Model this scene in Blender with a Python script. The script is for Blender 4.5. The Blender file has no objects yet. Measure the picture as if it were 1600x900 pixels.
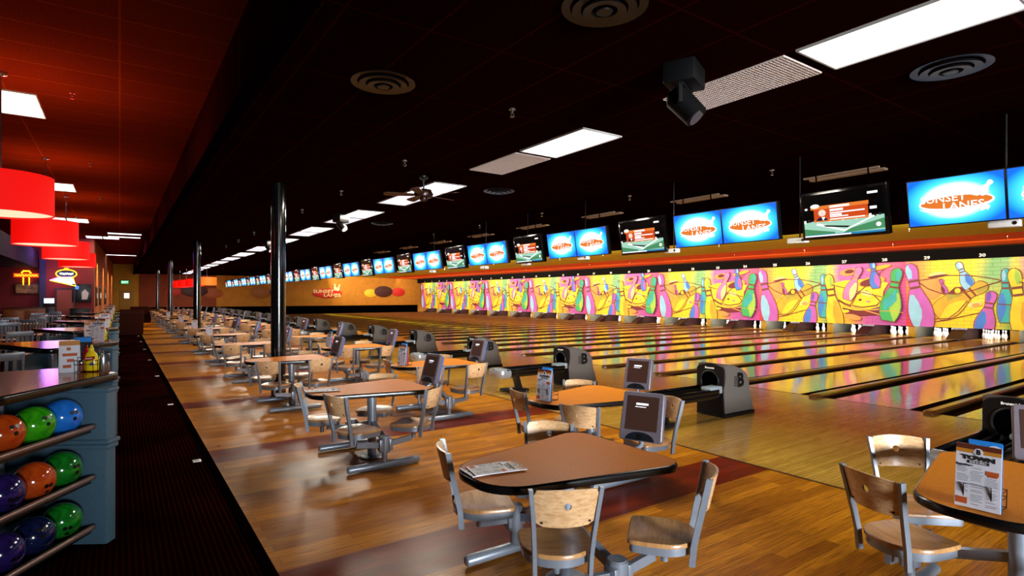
import bpy, bmesh, math, random
from mathutils import Vector, Matrix
random.seed(7)
PI = math.pi
SC = bpy.context.scene
COL = SC.collection

# ------------------------------------------------------------------ camera
F = 884.0; VPX = 187.0; HY = 463.0; EYE = 1.70
ANG = math.atan((800 - VPX) / F)
cam_d = bpy.data.cameras.new('camera'); cam = bpy.data.objects.new('camera', cam_d); COL.objects.link(cam)
cam.location = (0, 0, EYE); cam.rotation_euler = (PI/2, 0, -ANG)
cam_d.sensor_width = 36; cam_d.lens = 36 * F / 1600; cam_d.shift_y = (HY - 450) / 1600
cam_d.clip_start = 0.05; cam_d.clip_end = 300
SC.camera = cam

# ------------------------------------------------------------------ world, exposure
w = bpy.data.worlds.new('world'); SC.world = w; w.use_nodes = True
w.node_tree.nodes['Background'].inputs[0].default_value = (0.10, 0.13, 0.2, 1)
w.node_tree.nodes['Background'].inputs[1].default_value = 0.02
vs = SC.view_settings
vs.view_transform = 'Standard'; vs.look = 'None'; vs.gamma = 1.0; vs.use_curve_mapping = False
vs.exposure = 0.0
SC.cycles.max_bounces = 6; SC.cycles.diffuse_bounces = 3; SC.cycles.glossy_bounces = 4
SC.cycles.sample_clamp_indirect = 4.0; SC.cycles.use_denoising = True
SC.cycles.caustics_reflective = False; SC.cycles.caustics_refractive = False

# ------------------------------------------------------------------ light levels
L_TROFFER = 128.0       # watts of each lit ceiling panel
L_TROFFER_FIRST = 26.0
L_MURAL = 400.0        # watts of the lamps added in front of the masking murals
L_DAY = 360.0           # daylight through the entrance glass behind the camera
L_BAND_FILL = 5200.0         # lamp added behind the black ceiling edge to light the painted bands
L_PINS = 1000.0          # tubes behind the murals over the pins
E_PANEL = 2.5
E_SCREEN = 1.9

def area(name, loc, rot, sx, sy, power, color=(1, 1, 1), spread=None):
    d = bpy.data.lights.new(name, 'AREA'); d.shape = 'RECTANGLE'; d.size = sx; d.size_y = sy
    d.energy = power; d.color = color
    if spread: d.spread = spread
    o = bpy.data.objects.new(name, d); COL.objects.link(o); o.location = loc; o.rotation_euler = rot
    return o

# ------------------------------------------------------------------ places (metres; x across the lanes, y down the hall)
CARPET = 0.76; APP = 5.24; FOUL = 9.72; MASK = 27.1; PITCH = 1.655
ENDY = 57.5; CEIL = 3.6; CEIL2 = 4.4; BULK = 0.967; NEARY = -3.0
DIV0 = 3.29
X1, X2, X3 = 17.0, 22.6, 26.3
def lane_y(n): return DIV0 + PITCH * (32.5 - n)
L1 = lane_y(1)

# big lamps added in front of the header, fixtures unseen, to light the murals
for i in range(6):
    y0 = 3.5 + i * 9.0
    area('mask_fill_lamp', (24.6, y0 + 4.5, 3.52), (0, math.radians(-58), 0), 0.22, 8.6, L_MURAL / 6, (1.0, 0.93, 0.8))
area('band_fill_lamp', (X1 + 0.10, (3 + ENDY) / 2, CEIL + 0.10), (0, math.radians(-97), 0), 0.14, ENDY - 5, L_BAND_FILL, (1.0, 0.86, 0.62))  # added lamp, hidden by the ceiling edge, brightens the painted bands
area('pin_deck_lamp', (MASK + 0.16, (3.4 + ENDY) / 2, 0.72), (0, math.radians(-50), 0), 0.10, ENDY - 5, L_PINS, (1.0, 0.98, 0.95))
area('entrance_daylight', (2.0, -10.0, 1.9), (math.radians(90), 0, math.radians(-12)), 4.5, 1.8, L_DAY, (0.86, 0.93, 1.0), math.radians(44))

# ------------------------------------------------------------------ materials
MATS = {}
def lin(c):
    if isinstance(c, str):
        c = [int(c[i:i+2], 16) / 255 for i in (0, 2, 4)]
    return tuple((x / 12.92 if x <= 0.04045 else ((x + 0.055) / 1.055) ** 2.4) for x in c)
def mat(name, col, rough=0.5, metal=0.0, emit=None, es=1.0, coat=0.0, spec=0.5, trans=0.0, vary=0.06, scale=30.0):
    """plain procedural material: base colour broken up slightly by noise"""
    if name in MATS: return MATS[name]
    m = bpy.data.materials.new(name); m.use_nodes = True; MATS[name] = m
    nt = m.node_tree; b = nt.nodes['Principled BSDF']
    c = lin(col)
    if emit is None and vary > 0:
        tc = nt.nodes.new('ShaderNodeTexCoord'); no = nt.nodes.new('ShaderNodeTexNoise'); no.inputs['Scale'].default_value = scale
        r = nt.nodes.new('ShaderNodeValToRGB')
        r.color_ramp.elements[0].position = 0.3; r.color_ramp.elements[1].position = 0.7
        r.color_ramp.elements[0].color = tuple(x * (1 - vary) for x in c) + (1,)
        r.color_ramp.elements[1].color = tuple(min(1, x * (1 + vary)) for x in c) + (1,)
        nt.links.new(tc.outputs['Object'], no.inputs['Vector']); nt.links.new(no.outputs['Fac'], r.inputs[0])
        nt.links.new(r.outputs[0], b.inputs['Base Color'])
    else:
        b.inputs['Base Color'].default_value = c + (1,)
    b.inputs['Roughness'].default_value = rough; b.inputs['Metallic'].default_value = metal
    b.inputs['Specular IOR Level'].default_value = spec
    b.inputs['Coat Weight'].default_value = coat; b.inputs['Coat Roughness'].default_value = 0.06
    b.inputs['Transmission Weight'].default_value = trans
    if emit is not None:
        b.inputs['Emission Color'].default_value = lin(emit) + (1,); b.inputs['Emission Strength'].default_value = es
    return m
def nodes(name):
    m = bpy.data.materials.new(name); m.use_nodes = True; MATS[name] = m
    return m, m.node_tree, m.node_tree.nodes['Principled BSDF']
def N(nt, t, **kw):
    n = nt.nodes.new(t)
    for k, v in kw.items():
        if k in n.inputs.keys(): n.inputs[k].default_value = v
        else: setattr(n, k, v)
    return n
def ramp(nt, stops, interp='LINEAR'):
    r = nt.nodes.new('ShaderNodeValToRGB'); cr = r.color_ramp; cr.interpolation = interp
    while len(cr.elements) < len(stops): cr.elements.new(0.5)
    for e, (p, c) in zip(cr.elements, stops): e.position = p; e.color = (lin(c) if len(c) != 4 else c[:3]) + (1,)
    return r
def math_n(nt, op, a=None, b=None):
    n = nt.nodes.new('ShaderNodeMath'); n.operation = op
    for i, x in enumerate((a, b)):
        if x is None: continue
        if isinstance(x, (int, float)): n.inputs[i].default_value = x
        else: nt.links.new(x, n.inputs[i])
    return n
def mix(nt, fac, a, b, blend='MIX'):
    n = nt.nodes.new('ShaderNodeMix'); n.data_type = 'RGBA'; n.blend_type = blend
    for sock, x in ((n.inputs[0], fac), (n.inputs[6], a), (n.inputs[7], b)):
        if isinstance(x, (int, float)): sock.default_value = x
        elif isinstance(x, tuple): sock.default_value = x + (1,) if len(x) == 3 else x
        else: nt.links.new(x, sock)
    return n.outputs[2]

def plank_material(name, c1, c2, cdark, row, length, rough, stripe=None, coat=0.0, grain=0.5, spec=0.5):
    """boards that run along x; stripe = (period, offset, width, colour1, colour2) puts inlaid bands across y"""
    m, nt, b = nodes(name); lk = nt.links.new
    tc = N(nt, 'ShaderNodeTexCoord')
    br = N(nt, 'ShaderNodeTexBrick', **{'Scale': 1.0, 'Mortar Size': 0.0012, 'Mortar Smooth': 0.2, 'Bias': 0.0, 'Brick Width': length, 'Row Height': row})
    br.offset = 0.37; br.offset_frequency = 2; br.squash = 1.0
    br.inputs['Color1'].default_value = lin(c1) + (1,); br.inputs['Color2'].default_value = lin(c2) + (1,); br.inputs['Mortar'].default_value = lin(cdark) + (1,)
    lk(tc.outputs['Object'], br.inputs['Vector'])
    col = br.outputs['Color']
    if stripe:
        per, off, wd, s1, s2 = stripe
        br2 = N(nt, 'ShaderNodeTexBrick', **{'Scale': 1.0, 'Mortar Size': 0.0012, 'Brick Width': length, 'Row Height': row})
        br2.offset = 0.37
        br2.inputs['Color1'].default_value = lin(s1) + (1,); br2.inputs['Color2'].default_value = lin(s2) + (1,); br2.inputs['Mortar'].default_value = lin(cdark) + (1,)
        lk(tc.outputs['Object'], br2.inputs['Vector'])
        sx = N(nt, 'ShaderNodeSeparateXYZ'); lk(tc.outputs['Object'], sx.inputs[0])
        a = math_n(nt, 'SUBTRACT', sx.outputs[1], off); md = math_n(nt, 'FLOORED_MODULO', a.outputs[0], per)
        lt = math_n(nt, 'LESS_THAN', md.outputs[0], wd)
        col = mix(nt, lt.outputs[0], col, br2.outputs['Color'])
    mp = N(nt, 'ShaderNodeMapping'); mp.inputs['Scale'].default_value = (1.6, 26, 1); lk(tc.outputs['Object'], mp.inputs[0])
    no = N(nt, 'ShaderNodeTexNoise', **{'Scale': 2.2, 'Detail': 6.0, 'Roughness': 0.65}); lk(mp.outputs[0], no.inputs['Vector'])
    gr = ramp(nt, [(0.3, (0.62, 0.55, 0.5)), (0.62, (1, 1, 1))]); lk(no.outputs['Fac'], gr.inputs[0])
    col = mix(nt, grain, col, mix(nt, 1.0, col, gr.outputs[0], 'MULTIPLY'))
    lk(col, b.inputs['Base Color'])
    n2 = N(nt, 'ShaderNodeTexNoise', **{'Scale': 3.0, 'Detail': 3.0}); lk(tc.outputs['Object'], n2.inputs['Vector'])
    rr = N(nt, 'ShaderNodeMapRange', **{'To Min': rough * 0.75, 'To Max': rough * 1.3}); lk(n2.outputs['Fac'], rr.inputs[0]); lk(rr.outputs[0], b.inputs['Roughness'])
    b.inputs['Coat Weight'].default_value = coat; b.inputs['Coat Roughness'].default_value = rough * 0.5; b.inputs['Specular IOR Level'].default_value = spec
    return m
def grain_material(name, c1, c2, rough, sx=3.0, sy=30.0, sz=3.0, coat=0.0, spec=0.5):
    m, nt, b = nodes(name); lk = nt.links.new; b.inputs['Specular IOR Level'].default_value = spec
    tc = N(nt, 'ShaderNodeTexCoord'); mp = N(nt, 'ShaderNodeMapping'); mp.inputs['Scale'].default_value = (sx, sy, sz); lk(tc.outputs['Object'], mp.inputs[0])
    no = N(nt, 'ShaderNodeTexNoise', **{'Scale': 1.6, 'Detail': 7.0, 'Roughness': 0.6, 'Distortion': 0.6}); lk(mp.outputs[0], no.inputs['Vector'])
    r = ramp(nt, [(0.32, c1), (0.6, c2)]); lk(no.outputs['Fac'], r.inputs[0]); lk(r.outputs[0], b.inputs['Base Color'])
    b.inputs['Roughness'].default_value = rough; b.inputs['Coat Weight'].default_value = coat; b.inputs['Coat Roughness'].default_value = 0.12
    return m
def tile_material(name, c, cline, size, rough=0.9, seam=0.012):
    m, nt, b = nodes(name); lk = nt.links.new
    tc = N(nt, 'ShaderNodeTexCoord')
    br = N(nt, 'ShaderNodeTexBrick', **{'Scale': 1.0, 'Mortar Size': seam, 'Brick Width': size[0], 'Row Height': size[1]}); br.offset = 0.0
    br.inputs['Color1'].default_value = lin(c) + (1,); br.inputs['Color2'].default_value = tuple(x * 0.9 for x in lin(c)) + (1,); br.inputs['Mortar'].default_value = lin(cline) + (1,)
    lk(tc.outputs['Object'], br.inputs['Vector'])
    no = N(nt, 'ShaderNodeTexNoise', **{'Scale': 70.0, 'Detail': 2.0}); lk(tc.outputs['Object'], no.inputs['Vector'])
    g = ramp(nt, [(0.35, (0.75, 0.75, 0.75)), (0.6, (1, 1, 1))]); lk(no.outputs['Fac'], g.inputs[0])
    lk(mix(nt, 1.0, br.outputs['Color'], g.outputs[0], 'MULTIPLY'), b.inputs['Base Color'])
    b.inputs['Roughness'].default_value = rough; b.inputs['Specular IOR Level'].default_value = 0.0
    return m

M_FLOOR = plank_material('seating_floor_boards', 'CC841A', '9C5A0A', '3e2206', 0.10, 1.35, 0.30, (3.33, 3.13, 0.55, '7e2604', '621a02'), coat=0.0, grain=0.95, spec=0.11)
M_APP = plank_material('approach_boards', 'B48A42', '9E7634', '5e3f10', 0.042, 1.9, 0.13, coat=0.0, grain=0.55, spec=0.42)
M_LANE = plank_material('lane_boards', 'DE9E40', 'C88830', '7a4a18', 0.027, 2.4, 0.10, coat=0.2, grain=0.35)
M_MAPLE = grain_material('pale_maple_veneer', 'B98A58', 'D9B083', 0.32, 14, 14, 40, coat=0.25)
M_SEAT = grain_material('maple_seat_veneer', '9A6A3C', 'BE8C58', 0.30, 3, 26, 3, coat=0.3)
M_LAM = grain_material('copper_laminate', 'AC5E12', 'BE6C18', 0.42, 60, 60, 60, spec=0.08)
M_LAM2 = grain_material('amber_laminate', 'BC6C0F', 'D07C14', 0.42, 60, 60, 60, spec=0.08)
M_STEEL = mat('grey_powder_steel', '8a919c', 0.34, 0.4, vary=0.05)
M_EDGE = mat('black_edge_rubber', '0c0a09', 0.22)
M_BLACK = mat('black_plastic', '0d0c0c', 0.35)
M_BLACKM = mat('black_gloss_paint', '0a0808', 0.16, coat=0.5)
M_TAUPE = mat('taupe_hood_plastic', '5c544e', 0.42, scale=90)
M_SILVER = mat('silver_plastic', 'a9adb0', 0.3, 0.5)
M_SCREW = mat('dark_screw', '1b1512', 0.4, 0.6)
M_CARPET, nt, b = nodes('ribbed_carpet')
tc = N(nt, 'ShaderNodeTexCoord'); wv = N(nt, 'ShaderNodeTexWave', **{'Scale': 9.0, 'Distortion': 0.6, 'Detail': 2.0}); wv.bands_direction = 'X'
nt.links.new(tc.outputs['Object'], wv.inputs['Vector'])
r = ramp(nt, [(0.25, '100302'), (0.75, '2a0905')]); nt.links.new(wv.outputs['Fac'], r.inputs[0])
no = N(nt, 'ShaderNodeTexNoise', **{'Scale': 1.1, 'Detail': 3.0}); nt.links.new(tc.outputs['Object'], no.inputs['Vector'])
g = ramp(nt, [(0.3, (0.5, 0.5, 0.5)), (0.7, (1, 1, 1))]); nt.links.new(no.outputs['Fac'], g.inputs[0])
nt.links.new(mix(nt, 1.0, r.outputs[0], g.outputs[0], 'MULTIPLY'), b.inputs['Base Color']); b.inputs['Roughness'].default_value = 0.95; b.inputs['Specular IOR Level'].default_value = 0.0
M_CEIL = tile_material('dark_maroon_ceiling_tile', '1c0403', '2e0a07', (0.61, 1.22))
M_CEIL_R = tile_material('red_ceiling_tile', '74240c', '8e3614', (1.22, 0.61))
M_BULK = tile_material('bulkhead_panel', '36090a', '561a10', (1.22, 1.22))
M_MUST = mat('mustard_ceiling_paint', 'b2a41e', 0.8, spec=0.1)
M_ORNG = mat('orange_ceiling_paint', 'e0560a', 0.8, spec=0.1)
M_MAR = mat('maroon_header_paint', '4a0d0a', 0.7)
M_HEAD = mat('header_black', '050202', 0.8, spec=0.1)
M_WALL = mat('amber_wall_paint', 'ac6e14', 0.8, scale=3, vary=0.1)
M_WALLD = mat('rust_wall_paint', '7a3212', 0.8, scale=3, vary=0.1)
M_WALLY = mat('mustard_wall_paint', 'b08418', 0.8, scale=3)
M_WALLR = mat('red_wall_paint', '7c140e', 0.75, scale=3)
M_BASEB = mat('black_base_paint', '030202', 0.9, spec=0.0)
M_WHITE = mat('white_gloss', 'f0ede6', 0.25)
M_NUM = mat('white_number_decal', 'efeae0', 0.5, emit='efeae0', es=0.35)
M_GLOW = mat('lit_diffuser', 'ffffff', 0.5, emit='f4f7ff', es=E_PANEL)
M_GLOW2 = mat('grille_added_glow', 'ffffff', 0.5, emit='dfe6ff', es=1.1)
M_GRILLE = mat('eggcrate_grille', 'e0cfc4', 0.4)
M_BLUEGREY = mat('slate_blue_panel', '4a6676', 0.4, scale=60)
M_WOODD = grain_material('brown_cabinet_wood', '7a3c14', '9a5220', 0.4, 4, 4, 20)

# ------------------------------------------------------------------ mesh builder
def T_(loc=(0, 0, 0), rz=0, rx=0, ry=0):
    return Matrix.Translation(loc) @ Matrix.Rotation(rz, 4, 'Z') @ Matrix.Rotation(ry, 4, 'Y') @ Matrix.Rotation(rx, 4, 'X')
class MB:
    def __init__(s): s.v = []; s.f = []; s.m = []; s.s = []
    def add(s, vs, fs, mat=0, smooth=False, T=None):
        o = len(s.v)
        for p in vs:
            p = Vector(p); s.v.append(T @ p if T else p)
        for f in fs: s.f.append([o + i for i in f]); s.m.append(mat); s.s.append(smooth)
        return s
    def box(s, c, d, bev=0.0, mat=0, T=None, seg=2):
        x, y, z = (q / 2 for q in d)
        if bev <= 0:
            vs = [(c[0] + i * x, c[1] + j * y, c[2] + k * z) for i in (-1, 1) for j in (-1, 1) for k in (-1, 1)]
            return s.add(vs, [(0, 1, 3, 2), (4, 6, 7, 5), (0, 4, 5, 1), (2, 3, 7, 6), (0, 2, 6, 4), (1, 5, 7, 3)], mat, False, T)
        bm = bmesh.new(); bmesh.ops.create_cube(bm, size=1.0, matrix=Matrix.Translation(c) @ Matrix.Diagonal((d[0], d[1], d[2], 1)))
        bmesh.ops.bevel(bm, geom=bm.edges[:], offset=bev, segments=seg, affect='EDGES', profile=0.5)
        bm.verts.index_update(); s.add([v.co.copy() for v in bm.verts], [[v.index for v in f.verts] for f in bm.faces], mat, True, T); bm.free(); return s
    def cyl(s, p0, p1, r0, r1=None, n=16, mat=0, caps=True, T=None):
        r1 = r0 if r1 is None else r1
        return s.tube([p0, p1], [r0, r1], n, mat, caps, T)
    def tube(s, pts, r, n=8, mat=0, caps=True, T=None, closed=False):
        pts = [Vector(p) for p in pts]; k = len(pts); rs = r if isinstance(r, (list, tuple)) else [r] * k
        vs = []; fs = []; up = None
        for i in range(k):
            if closed: d = (pts[(i + 1) % k] - pts[i - 1]).normalized()
            else: d = (pts[min(i + 1, k - 1)] - pts[max(i - 1, 0)]).normalized()
            if up is None: up = Vector((0, 0, 1)) if abs(d.z) < 0.9 else Vector((1, 0, 0))
            a = up - d * up.dot(d)
            if a.length < 1e-5: a = d.orthogonal()
            a.normalize(); bb = d.cross(a); up = a
            for j in range(n):
                t = 2 * PI * j / n; vs.append(pts[i] + (a * math.cos(t) + bb * math.sin(t)) * rs[i])
        for i in range(k if closed else k - 1):
            i2 = (i + 1) % k
            for j in range(n):
                j2 = (j + 1) % n; fs.append((i * n + j, i * n + j2, i2 * n + j2, i2 * n + j))
        s.add(vs, fs, mat, True, T)
        if caps and not closed:
            o = len(s.v) - len(vs)
            s.f.append([o + j for j in range(n)][::-1]); s.m.append(mat); s.s.append(False)
            s.f.append([o + (k - 1) * n + j for j in range(n)]); s.m.append(mat); s.s.append(False)
        return s
    def lathe(s, prof, n=20, mat=0, T=None, caps=True):
        vs = []; fs = []
        for (r, z) in prof:
            for j in range(n): vs.append((r * math.cos(2 * PI * j / n), r * math.sin(2 * PI * j / n), z))
        for i in range(len(prof) - 1):
            for j in range(n):
                j2 = (j + 1) % n; fs.append((i * n + j, i * n + j2, (i + 1) * n + j2, (i + 1) * n + j))
        if caps: fs.append(list(range(n))[::-1]); fs.append([(len(prof) - 1) * n + j for j in range(n)])
        return s.add(vs, fs, mat, True, T)
    def prism(s, poly, z0, z1, mat=0, T=None, smooth=False):
        n = len(poly); vs = [(x, y, z0) for x, y in poly] + [(x, y, z1) for x, y in poly]
        fs = [list(range(n))[::-1], [n + i for i in range(n)]] + [(i, (i + 1) % n, n + (i + 1) % n, n + i) for i in range(n)]
        return s.add(vs, fs, mat, smooth, T)
    def rings(s, outline, levels, mat=0, T=None, smooth=True, cap0=True, cap1=True):
        """levels: (inset, z) - convex outline shrunk by inset along its own normals"""
        n = len(outline); vs = []; fs = []
        nr = []
        for i in range(n):
            a = Vector(outline[i - 1]); c = Vector(outline[(i + 1) % n]); d = (c - a)
            nr.append(Vector((d.y, -d.x)).normalized() if d.length > 1e-9 else Vector((0, 0)))
        for ins, z in levels:
            for p, q in zip(outline, nr): vs.append((p[0] - q.x * ins, p[1] - q.y * ins, z))
        L = len(levels)
        for i in range(L - 1):
            for j in range(n):
                j2 = (j + 1) % n; fs.append((i * n + j, i * n + j2, (i + 1) * n + j2, (i + 1) * n + j))
        s.add(vs, fs, mat, smooth, T)
        o = len(s.v) - len(vs)
        if cap0: s.f.append([o + j for j in range(n)][::-1]); s.m.append(mat); s.s.append(False)
        if cap1: s.f.append([o + (L - 1) * n + j for j in range(n)]); s.m.append(mat); s.s.append(False)
        return s
    def sphere(s, c, r, n=16, mat=0, sz=1.0, T=None):
        prof = []; k = n // 2
        for i in range(k + 1):
            t = -PI / 2 + PI * i / k; prof.append((max(1e-4, r * math.cos(t)), r * math.sin(t) * sz))
        TT = Matrix.Translation(c)
        return s.lathe(prof, n, mat, (T @ TT) if T else TT)
    def sweep(s, pts, sx, sy, mat=0, T=None):
        """bar of rectangular section through roughly vertical points"""
        vs = []; fs = []
        for p in pts:
            for i, j in ((-1, -1), (1, -1), (1, 1), (-1, 1)): vs.append((p[0] + i * sx / 2, p[1] + j * sy / 2, p[2]))
        k = len(pts)
        for i in range(k - 1):
            for j in range(4): fs.append((i * 4 + j, i * 4 + (j + 1) % 4, i * 4 + 4 + (j + 1) % 4, i * 4 + 4 + j))
        fs += [(3, 2, 1, 0), tuple((k - 1) * 4 + j for j in range(4))]
        return s.add(vs, fs, mat, False, T)
    def bar(s, p0, p1, wd, ht, mat=0, T=None):
        p0 = Vector(p0); p1 = Vector(p1); d = (p1 - p0).normalized(); a = d.cross(Vector((0, 0, 1))).normalized() * wd / 2; u = a.cross(d).normalized() * ht / 2
        vs = [p + i * a + j * u for p in (p0, p1) for i, j in ((-1, -1), (1, -1), (1, 1), (-1, 1))]
        return s.add(vs, [(3, 2, 1, 0), (4, 5, 6, 7)] + [(j, (j + 1) % 4, 4 + (j + 1) % 4, 4 + j) for j in range(4)], mat, False, T)
    def build(s, name, mats, parent=None, loc=None, rot=None):
        me = bpy.data.meshes.new(name); me.from_pydata([tuple(v) for v in s.v], [], s.f); me.update()
        if not isinstance(mats, (list, tuple)): mats = [mats]
        for m in mats: me.materials.append(m)
        me.polygons.foreach_set('material_index', s.m); me.polygons.foreach_set('use_smooth', s.s)
        bm = bmesh.new(); bm.from_mesh(me); bmesh.ops.recalc_face_normals(bm, faces=bm.faces[:]); bm.to_mesh(me); bm.free()
        if any(s.s): 
            try: me.set_sharp_from_angle(angle=math.radians(42))
            except Exception: pass
        o = bpy.data.objects.new(name, me); COL.objects.link(o)
        if parent: o.parent = parent
        if loc: o.location = loc
        if rot: o.rotation_euler = rot
        return o
def tag(o, label=None, cat=None, group=None, kind=None):
    if label: o['label'] = label
    if cat: o['category'] = cat
    if group: o['group'] = group
    if kind: o['kind'] = kind
    return o
def thing(name, label, cat, loc=(0, 0, 0), rz=0, group=None):
    o = bpy.data.objects.new(name, None); COL.objects.link(o); o.location = loc; o.rotation_euler = (0, 0, rz); o.empty_display_size = 0.1
    return tag(o, label, cat, group)
def dup(root, loc, rz, label, group=None):
    r = root.copy(); COL.objects.link(r); r.location = loc; r.rotation_euler = (0, 0, rz); r['label'] = label
    if group: r['group'] = group
    for ch in list(root.children):
        c = ch.copy(); COL.objects.link(c); c.parent = r
        for g in list(ch.children):
            d = g.copy(); COL.objects.link(d); d.parent = c
    return r
def structure(name, mb, m, **kw):
    o = mb.build(name, m, **kw); o['kind'] = 'structure'; return o
def round_poly(corners, seg=6):
    """corners: (x, y, r) counter-clockwise"""
    out = []; n = len(corners)
    for i in range(n):
        p = Vector(corners[i][:2]); r = corners[i][2]; a = Vector(corners[i - 1][:2]); c = Vector(corners[(i + 1) % n][:2])
        u = (a - p).normalized(); v = (c - p).normalized(); half = u.angle(v) / 2
        if r <= 0: out.append(tuple(p)); continue
        d = r / math.tan(half); ce = p + (u + v).normalized() * (r / math.sin(half))
        a0 = p + u * d - ce; a1 = p + v * d - ce
        t0 = math.atan2(a0.y, a0.x); dt = math.atan2(a1.y, a1.x) - t0
        while dt <= -PI: dt += 2 * PI
        while dt > PI: dt -= 2 * PI
        for k in range(seg + 1):
            t = t0 + dt * k / seg; out.append((ce.x + r * math.cos(t), ce.y + r * math.sin(t)))
    return out
def text_mesh(txt, size, extrude=0.0, offset=0.0, sx=1.0, shear=0.0):
    cu = bpy.data.curves.new('text', 'FONT'); cu.body = txt; cu.size = size; cu.extrude = extrude; cu.offset = offset; cu.align_x = 'CENTER'; cu.align_y = 'CENTER'; cu.resolution_u = 2; cu.shear = shear
    o = bpy.data.objects.new('text', cu); COL.objects.link(o); bpy.context.view_layer.update()
    me = bpy.data.meshes.new_from_object(o.evaluated_get(bpy.context.evaluated_depsgraph_get()))
    vs = [Vector((v.co.x * sx, v.co.y, v.co.z)) for v in me.vertices]; fs = [list(p.vertices) for p in me.polygons]
    bpy.data.objects.remove(o); bpy.data.curves.remove(cu); bpy.data.meshes.remove(me)
    return vs, fs
def fit_text(mb, txt, width, height, T, mat=0, extrude=0.0, offset=0.0):
    vs, fs = text_mesh(txt, 1.0, 0.0, offset)
    x0 = min(v.x for v in vs); x1 = max(v.x for v in vs); y0 = min(v.y for v in vs); y1 = max(v.y for v in vs)
    mb.add([((v.x - (x0 + x1) / 2) * width / (x1 - x0), (v.y - (y0 + y1) / 2) * height / (y1 - y0), v.z) for v in vs], fs, mat, False, T)
def add_text(mb, txt, size, T, mat=0, extrude=0.0, offset=0.0, sx=1.0, shear=0.0):
    vs, fs = text_mesh(txt, size, extrude, offset, sx, shear); mb.add(vs, fs, mat, False, T)
def ORD(i): return ['first', 'second', 'third', 'fourth', 'fifth', 'sixth', 'seventh', 'eighth', 'ninth', 'tenth', 'eleventh', 'twelfth', 'thirteenth', 'fourteenth', 'fifteenth', 'sixteenth', 'seventeenth', 'eighteenth', 'nineteenth', 'twentieth'][i]
def NUM(n):
    ones = ['', 'one', 'two', 'three', 'four', 'five', 'six', 'seven', 'eight', 'nine', 'ten', 'eleven', 'twelve', 'thirteen', 'fourteen', 'fifteen', 'sixteen', 'seventeen', 'eighteen', 'nineteen']
    return ones[n] if n < 20 else ('twenty ', 'thirty ')[n // 10 - 2].strip() + (' ' + ones[n % 10] if n % 10 else '')
def on_x(px, py, X):
    k = (px - 800) / F; ca, sa = math.cos(ANG), math.sin(ANG); Y = X * (ca - k * sa) / (k * ca + sa); Z = X * sa + Y * ca
    return Y, EYE + (HY - py) / F * Z
def on_y(px, py, Y):
    k = (px - 800) / F; ca, sa = math.cos(ANG), math.sin(ANG); X = Y * (sa + k * ca) / (ca - k * sa); Z = X * sa + Y * ca
    return X, EYE + (HY - py) / F * Z
def face_plane(origin, xdir, zdir):
    """matrix that lays local (x, y) on a wall: x along xdir, y along zdir, z out of the wall"""
    x = Vector(xdir).normalized(); y = Vector(zdir).normalized(); z = x.cross(y)
    return Matrix.Translation(origin) @ Matrix((x, y, z)).transposed().to_4x4()

# ================================================================== STRUCTURE
structure('floor', MB().box(((CARPET + APP) / 2, (NEARY + ENDY) / 2, -0.05), (APP - CARPET, ENDY - NEARY, 0.1)), M_FLOOR)
structure('floor_carpet', MB().box(((-9 + CARPET) / 2, (NEARY + ENDY) / 2, -0.05), (CARPET + 9, ENDY - NEARY, 0.1)), M_CARPET)
structure('floor_approach', MB().box(((APP + FOUL) / 2, (NEARY + ENDY) / 2, -0.05), (FOUL - APP, ENDY - NEARY, 0.1)), M_APP)
structure('floor_lanes', MB().box(((FOUL + 30) / 2, (NEARY + ENDY) / 2, -0.16), (30 - FOUL, ENDY - NEARY, 0.06)), M_BASEB)
structure('trim_1', MB().box((CARPET, (NEARY + ENDY) / 2, 0.004), (0.07, ENDY - NEARY, 0.012)), mat('carpet_edge_rubber', '060302', 0.9, spec=0.0))          # carpet edge strip
structure('trim_2', MB().box((APP, (NEARY + ENDY) / 2, 0.002), (0.022, ENDY - NEARY, 0.008)), mat('joint_strip', '3a2408', 0.5))
structure('trim_3', MB().box((FOUL - 0.012, (NEARY + ENDY) / 2, 0.0006), (0.024, ENDY - NEARY, 0.003)), mat('foul_line_inlay', '4a2a0c', 0.3))

structure('ceiling', MB().box(((BULK + X1) / 2, (NEARY + ENDY) / 2, CEIL + 0.05), (X1 - BULK, ENDY - NEARY, 0.1)), M_CEIL)
def band(name, x0, x1, m):
    zz = lambda x: CEIL + 0.2 - 0.0225 * (x - X1)  # raised and sloped so the added lamp reaches the bands
    mb = MB(); mb.add([(x, y, zz(x) + d) for x in (x0, x1) for y in (NEARY, ENDY) for d in (0, 0.08)], [(0, 1, 3, 2), (4, 6, 7, 5), (0, 4, 5, 1), (2, 3, 7, 6), (0, 2, 6, 4), (1, 5, 7, 3)])
    structure(name, mb, m)
band('ceiling_mustard_band', X1, X2, M_MUST)
band('ceiling_orange_band', X2, X3, M_ORNG)
band('ceiling_maroon_band', X3, 30, M_MAR)
structure('ceiling_concourse', MB().box(((-9 + BULK) / 2, (NEARY + ENDY) / 2, CEIL2 + 0.05), (BULK + 9, ENDY - NEARY, 0.1)), M_CEIL_R)
structure('wall_bulkhead', MB().box((BULK + 0.05, (NEARY + ENDY) / 2, (CEIL + CEIL2) / 2 - 0.01), (0.1, ENDY - NEARY, CEIL2 - CEIL + 0.04)), M_BULK)
structure('trim_4', MB().box((BULK + 0.01, (NEARY + ENDY) / 2, CEIL - 0.035), (0.14, ENDY - NEARY, 0.03)), mat('bulkhead_edge_metal', '0a0202', 0.9, 0.0, spec=0.0))

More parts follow.
